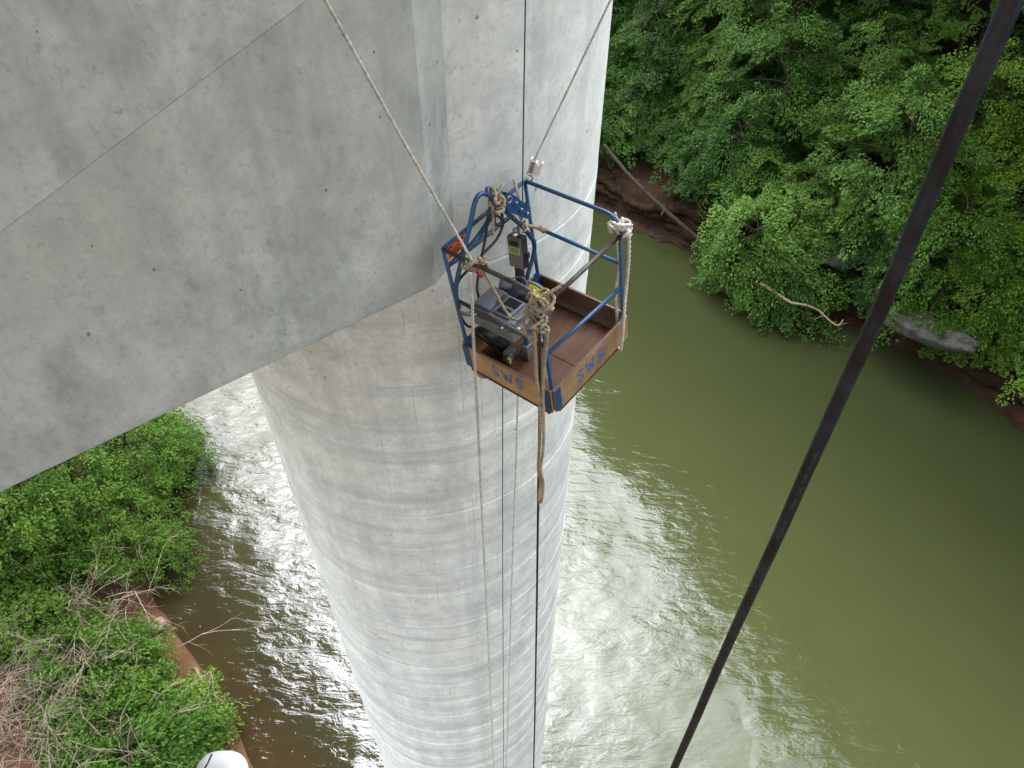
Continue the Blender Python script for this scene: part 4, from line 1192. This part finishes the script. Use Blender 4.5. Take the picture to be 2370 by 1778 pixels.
# 3 white rope on the right post
Rr = LW_(AL, 0.0, 0.885)
kr = MB(); knot(kr, Rr + Vector((0.0, 0, 0)), 0.042, 0.0105, 8, 22, 0.6); knot(kr, Rr + Vector((0.055, -0.01, -0.02)), 0.028, 0.0105, 4, 23)
kr.rope([Rr + Vector((0.05, -0.01, 0.02)), Rr + Vector((-0.01, -0.03, 0.03)), Rr + Vector((-0.05, 0, 0.03)), Rr + Vector((-0.065, 0.01, 0.01)), Rr + Vector((-0.045, 0.0, -0.04))], 0.0115)
tag(kr.build('rope_knot', M['rope']), 'white rope hitch around the right corner post of the basket', 'knot')
h = rho0(Rr)
wire_thing('hanging_rope', [at_rho(1456, 548, h + .03), at_rho(1455, 600, h), at_rho(1450, 660, h), at_rho(1446, 700, h - .02), at_rho(1442, 760, h - .06), at_rho(1438, 800, h - .06), at_rho(1435, 812, h - .05), at_rho(1431, 795, h - .0), at_rho(1429, 760, h + .05), at_rho(1427, 720, h + .05), at_rho(1425, 695, h + .04), at_rho(1427, 660, h + .02), at_rho(1433, 620, h + .03), at_rho(1430, 560, h + .02)],
           0.0105, 'rope', 'white twisted rope hanging in a loop beside the right post', 'rope', True, pitch=0.08)
# 4 winch wire from above, through the plate to the scale
hw = rho0(LW_(0.62, 0.61, 1.0))
wtop = at_rho(1226, -160, hw); wtop.z = ZT + 0.2
pA = LW_(0.645, 0.63, 1.0)
wire_thing('winch_wire', [Vector((pA.x + 0.0, pA.y, ZT + 1.0)), Vector((pA.x, pA.y, ZT - 2.5)), pA, LW_(0.625, 0.605, 0.90), LW_(0.61, 0.605, 0.86), LW_(0.57, 0.605, 0.81), LW_(0.50, 0.60, 0.748)], 0.0040, 'wire', 'thin dark winch wire running straight up from the basket', 'wire rope', sm=6)
wire_thing('rope_lashing', [LW_(*p) for p in ((0.60, 0.655, 1.06), (0.605, 0.64, 0.97), (0.60, 0.63, 0.87), (0.575, 0.62, 0.80))], 0.0085, 'rope', 'short white rope end hanging behind the blue sheave plate', 'rope', True)
kr = MB(); knot(kr, LW_(0.345, 0.565, 1.10), 0.040, 0.0105, 8, 31)
kr.rope([LW_(0.345, 0.565, 1.12), LW_(0.41, 0.575, 1.14), LW_(0.46, 0.60, 1.13)], 0.011)
kr.rope([LW_(0.31, 0.56, 1.10), LW_(0.29, 0.555, 1.0), LW_(0.265, 0.555, 0.92)], 0.0085)
tag(kr.build('rope_knot', M['beige']), 'tan lashing knot around the blue davit tube and black cords', 'knot')
kr = MB(); knot(kr, LW_(0.555, 0.60, 0.76), 0.026, 0.007, 6, 41)
kr.rope([LW_(0.56, 0.60, 0.76), LW_(0.62, 0.57, 0.735), LW_(0.66, 0.55, 0.70)], 0.012)
kr.sweep([LW_(0.655, 0.55, 0.71), LW_(0.685, 0.535, 0.68)], [0.012, 0.028], 10)
tag(kr.build('rope_knot', M['beige']), 'small frayed rope tie on the davit tube above the scale', 'knot')
# second line going up to the right, with its rope grab
hg = rho0(pA) + 0.03
g0 = at_rho(1236, 372, hg)
wire_thing('safety_line', [g0 + (at(1419, -12, 3.9) - g0) * 1.7, at(1419, -12, 3.9), g0 + (at(1419, -12, 3.9) - g0) * 0.5, g0], 0.0062, 'rope', 'thin pale line slanting up to the right from the steel rope grab', 'rope', True, pitch=0.06)
gb = at_rho(1229, 395, hg)
gx = (g0 - gb).normalized()
gz = (Vector((0, 0, CAMZ)) - gb).normalized(); gz = (gz - gx * gz.dot(gx)).normalized(); gy = gz.cross(gx)
GM = Matrix((( gx.x, gy.x, gz.x, gb.x), (gx.y, gy.y, gz.y, gb.y), (gx.z, gy.z, gz.z, gb.z), (0, 0, 0, 1)))
grab = empty('rope_grab', mat=GM)
tag(grab, 'shiny steel rope grab clamped where the wire meets the basket top', 'rope grab')
MB().box((-0.02, 0.012, -0.015), (0.085, 0.020, 0.022), 0.003).build('side_plate', M['chrome'], grab)
MB().box((-0.02, -0.022, -0.015), (0.070, -0.012, 0.022), 0.003).build('side_plate', M['chrome'], grab)
MB().prism([(-0.015, -0.024), (-0.005, -0.058), (0.035, -0.052), (0.075, -0.060), (0.082, -0.048), (0.062, -0.034), (0.05, -0.0225)], 0.0, 0.016, None, 0.003).build('cam_lever', M['chrome'], grab)
MB().box((-0.018, -0.0115, -0.014), (0.06, 0.0115, 0.004), 0.001).build('inner_block', M['steel'], grab)
MB().cyl((-0.055, 0.010, 0.0), (-0.035, 0.016, 0.006), 0.016, 18, 0.006).build('shackle_ball', M['chrome'], grab)
MB().torus((-0.05, -0.004, 0), (0, 0, 1), 0.018, 0.005, 18, 6).build('shackle', M['steel'], grab)
# lines hanging under the basket along the column
h = rho0(LW_(0.30, 0.45, 0.0)) + 0.05
wire_thing('wire_tail', [at_rho(1163.2, 850, h), at_rho(1163.4, 1000, h), at_rho(1163.2, 1160, h), at_rho(1163.6, 1200, h), at_rho(1164, 1230, h), at_rho(1163.4, 1270, h), at_rho(1164.4, 1500, h), at_rho(1165.4, 1778, h), at_rho(1166, 2150, h)], 0.0038, 'wire', 'thin dark wire tail hanging below the middle of the basket', 'wire rope')
wire_thing('hanging_rope', [at_rho(1200.5, 850, h), at_rho(1198, 930, h), at_rho(1195, 1040, h), at_rho(1191, 1160, h), at_rho(1187, 1260, h), at_rho(1182, 1430, h), at_rho(1177, 1600, h), at_rho(1172, 1778, h), at_rho(1160, 2150, h)], 0.0078, 'rope', 'thin white rope hanging below the basket between wire and black cable', 'rope', True, pitch=0.05)

# ------------------------------------------------------------------ things close to the camera
def near_cable():
    P = [at_rho(x, y, 0.60 + 0.0) for x, y in ((2420, -190), (2378, -80), (2342, 0), (2300, 100), (2262, 185), (2216, 290), (2170, 400), (2120, 520), (2068, 645), (2013, 770), (1960, 885), (1908, 1000), (1858, 1110), (1810, 1220), (1757, 1335), (1704, 1450), (1655, 1560), (1608, 1670), (1560, 1778), (1505, 1905))]
    mb = MB().sweep(resample(catmull(P, 8), 0.006), 0.0072, 16)
    o = mb.build('rubber_cable', M['cable'])
    tag(o, 'thick scuffed black rubber cable hanging close by from top right', 'cable')
    # printed legend following the cable
    cu = bpy.data.curves.new('legend', 'FONT'); cu.body = '(UL) CE  62 / 1 1  20mm  1 2/C  DIM  14/COMA'; cu.size = 0.0060; cu.resolution_u = 1; cu.space_character = 1.15
    tmp = bpy.data.objects.new('legend', cu); COL.objects.link(tmp)
    bpy.context.view_layer.update()
    me = bpy.data.meshes.new_from_object(tmp.evaluated_get(bpy.context.evaluated_depsgraph_get()))
    bpy.data.objects.remove(tmp)
    A_, B_ = at_rho(1800, 1240, 0.60), at_rho(1893, 1035, 0.60)
    xd = (B_ - A_).normalized(); zd = (Vector((0.12, -0.02, CAMZ)) - (A_ + B_) / 2); zd = (zd - xd * zd.dot(xd)).normalized(); yd = zd.cross(xd)
    L = max(v.co.x for v in me.vertices); k = (B_ - A_).length / L
    for v in me.vertices:
        s = v.co.x * k; yy = (v.co.y - 0.0022)
        ang = yy / 0.0072
        c = A_ + xd * s
        v.co = c + (yd * math.sin(ang) + zd * math.cos(ang)) * 0.00735
    ink = simple('white_cable_print', (0.12, 0.135, 0.155), 0.6)
    l = link_mesh('legend', me, ink, o)
near_cable()
def near_white():
    c = at(512, 1812, 0.62)
    x = RIGHT; y = UP; z = BACK
    bm = bmesh.new()
    bmesh.ops.create_uvsphere(bm, u_segments=40, v_segments=24, radius=1.0)
    for v in bm.verts:
        q = v.co
        f = lambda t: math.copysign(abs(t) ** 0.75, t)
        v.co = c + x * f(q.x) * 0.021 + y * f(q.y) * 0.0235 + z * f(q.z) * 0.016 + x * (-0.006 * max(0, -q.y))
    bm.verts.index_update()
    root = MB().add([v.co for v in bm.verts], [[v.index for v in f.verts] for f in bm.faces], True)
    bm.free()
    o = root.build('white_knob', M['white'])
    tag(o, 'glossy white rounded plastic end poking in at the bottom edge', 'white knob')
    MB().sweep(catmull([at(490, 1746, 0.600), at(482, 1764, 0.592), at(472, 1782, 0.590), at(462, 1800, 0.592)], 5), 0.0007, 6).build('cord', M['pipe'], o)
near_white()
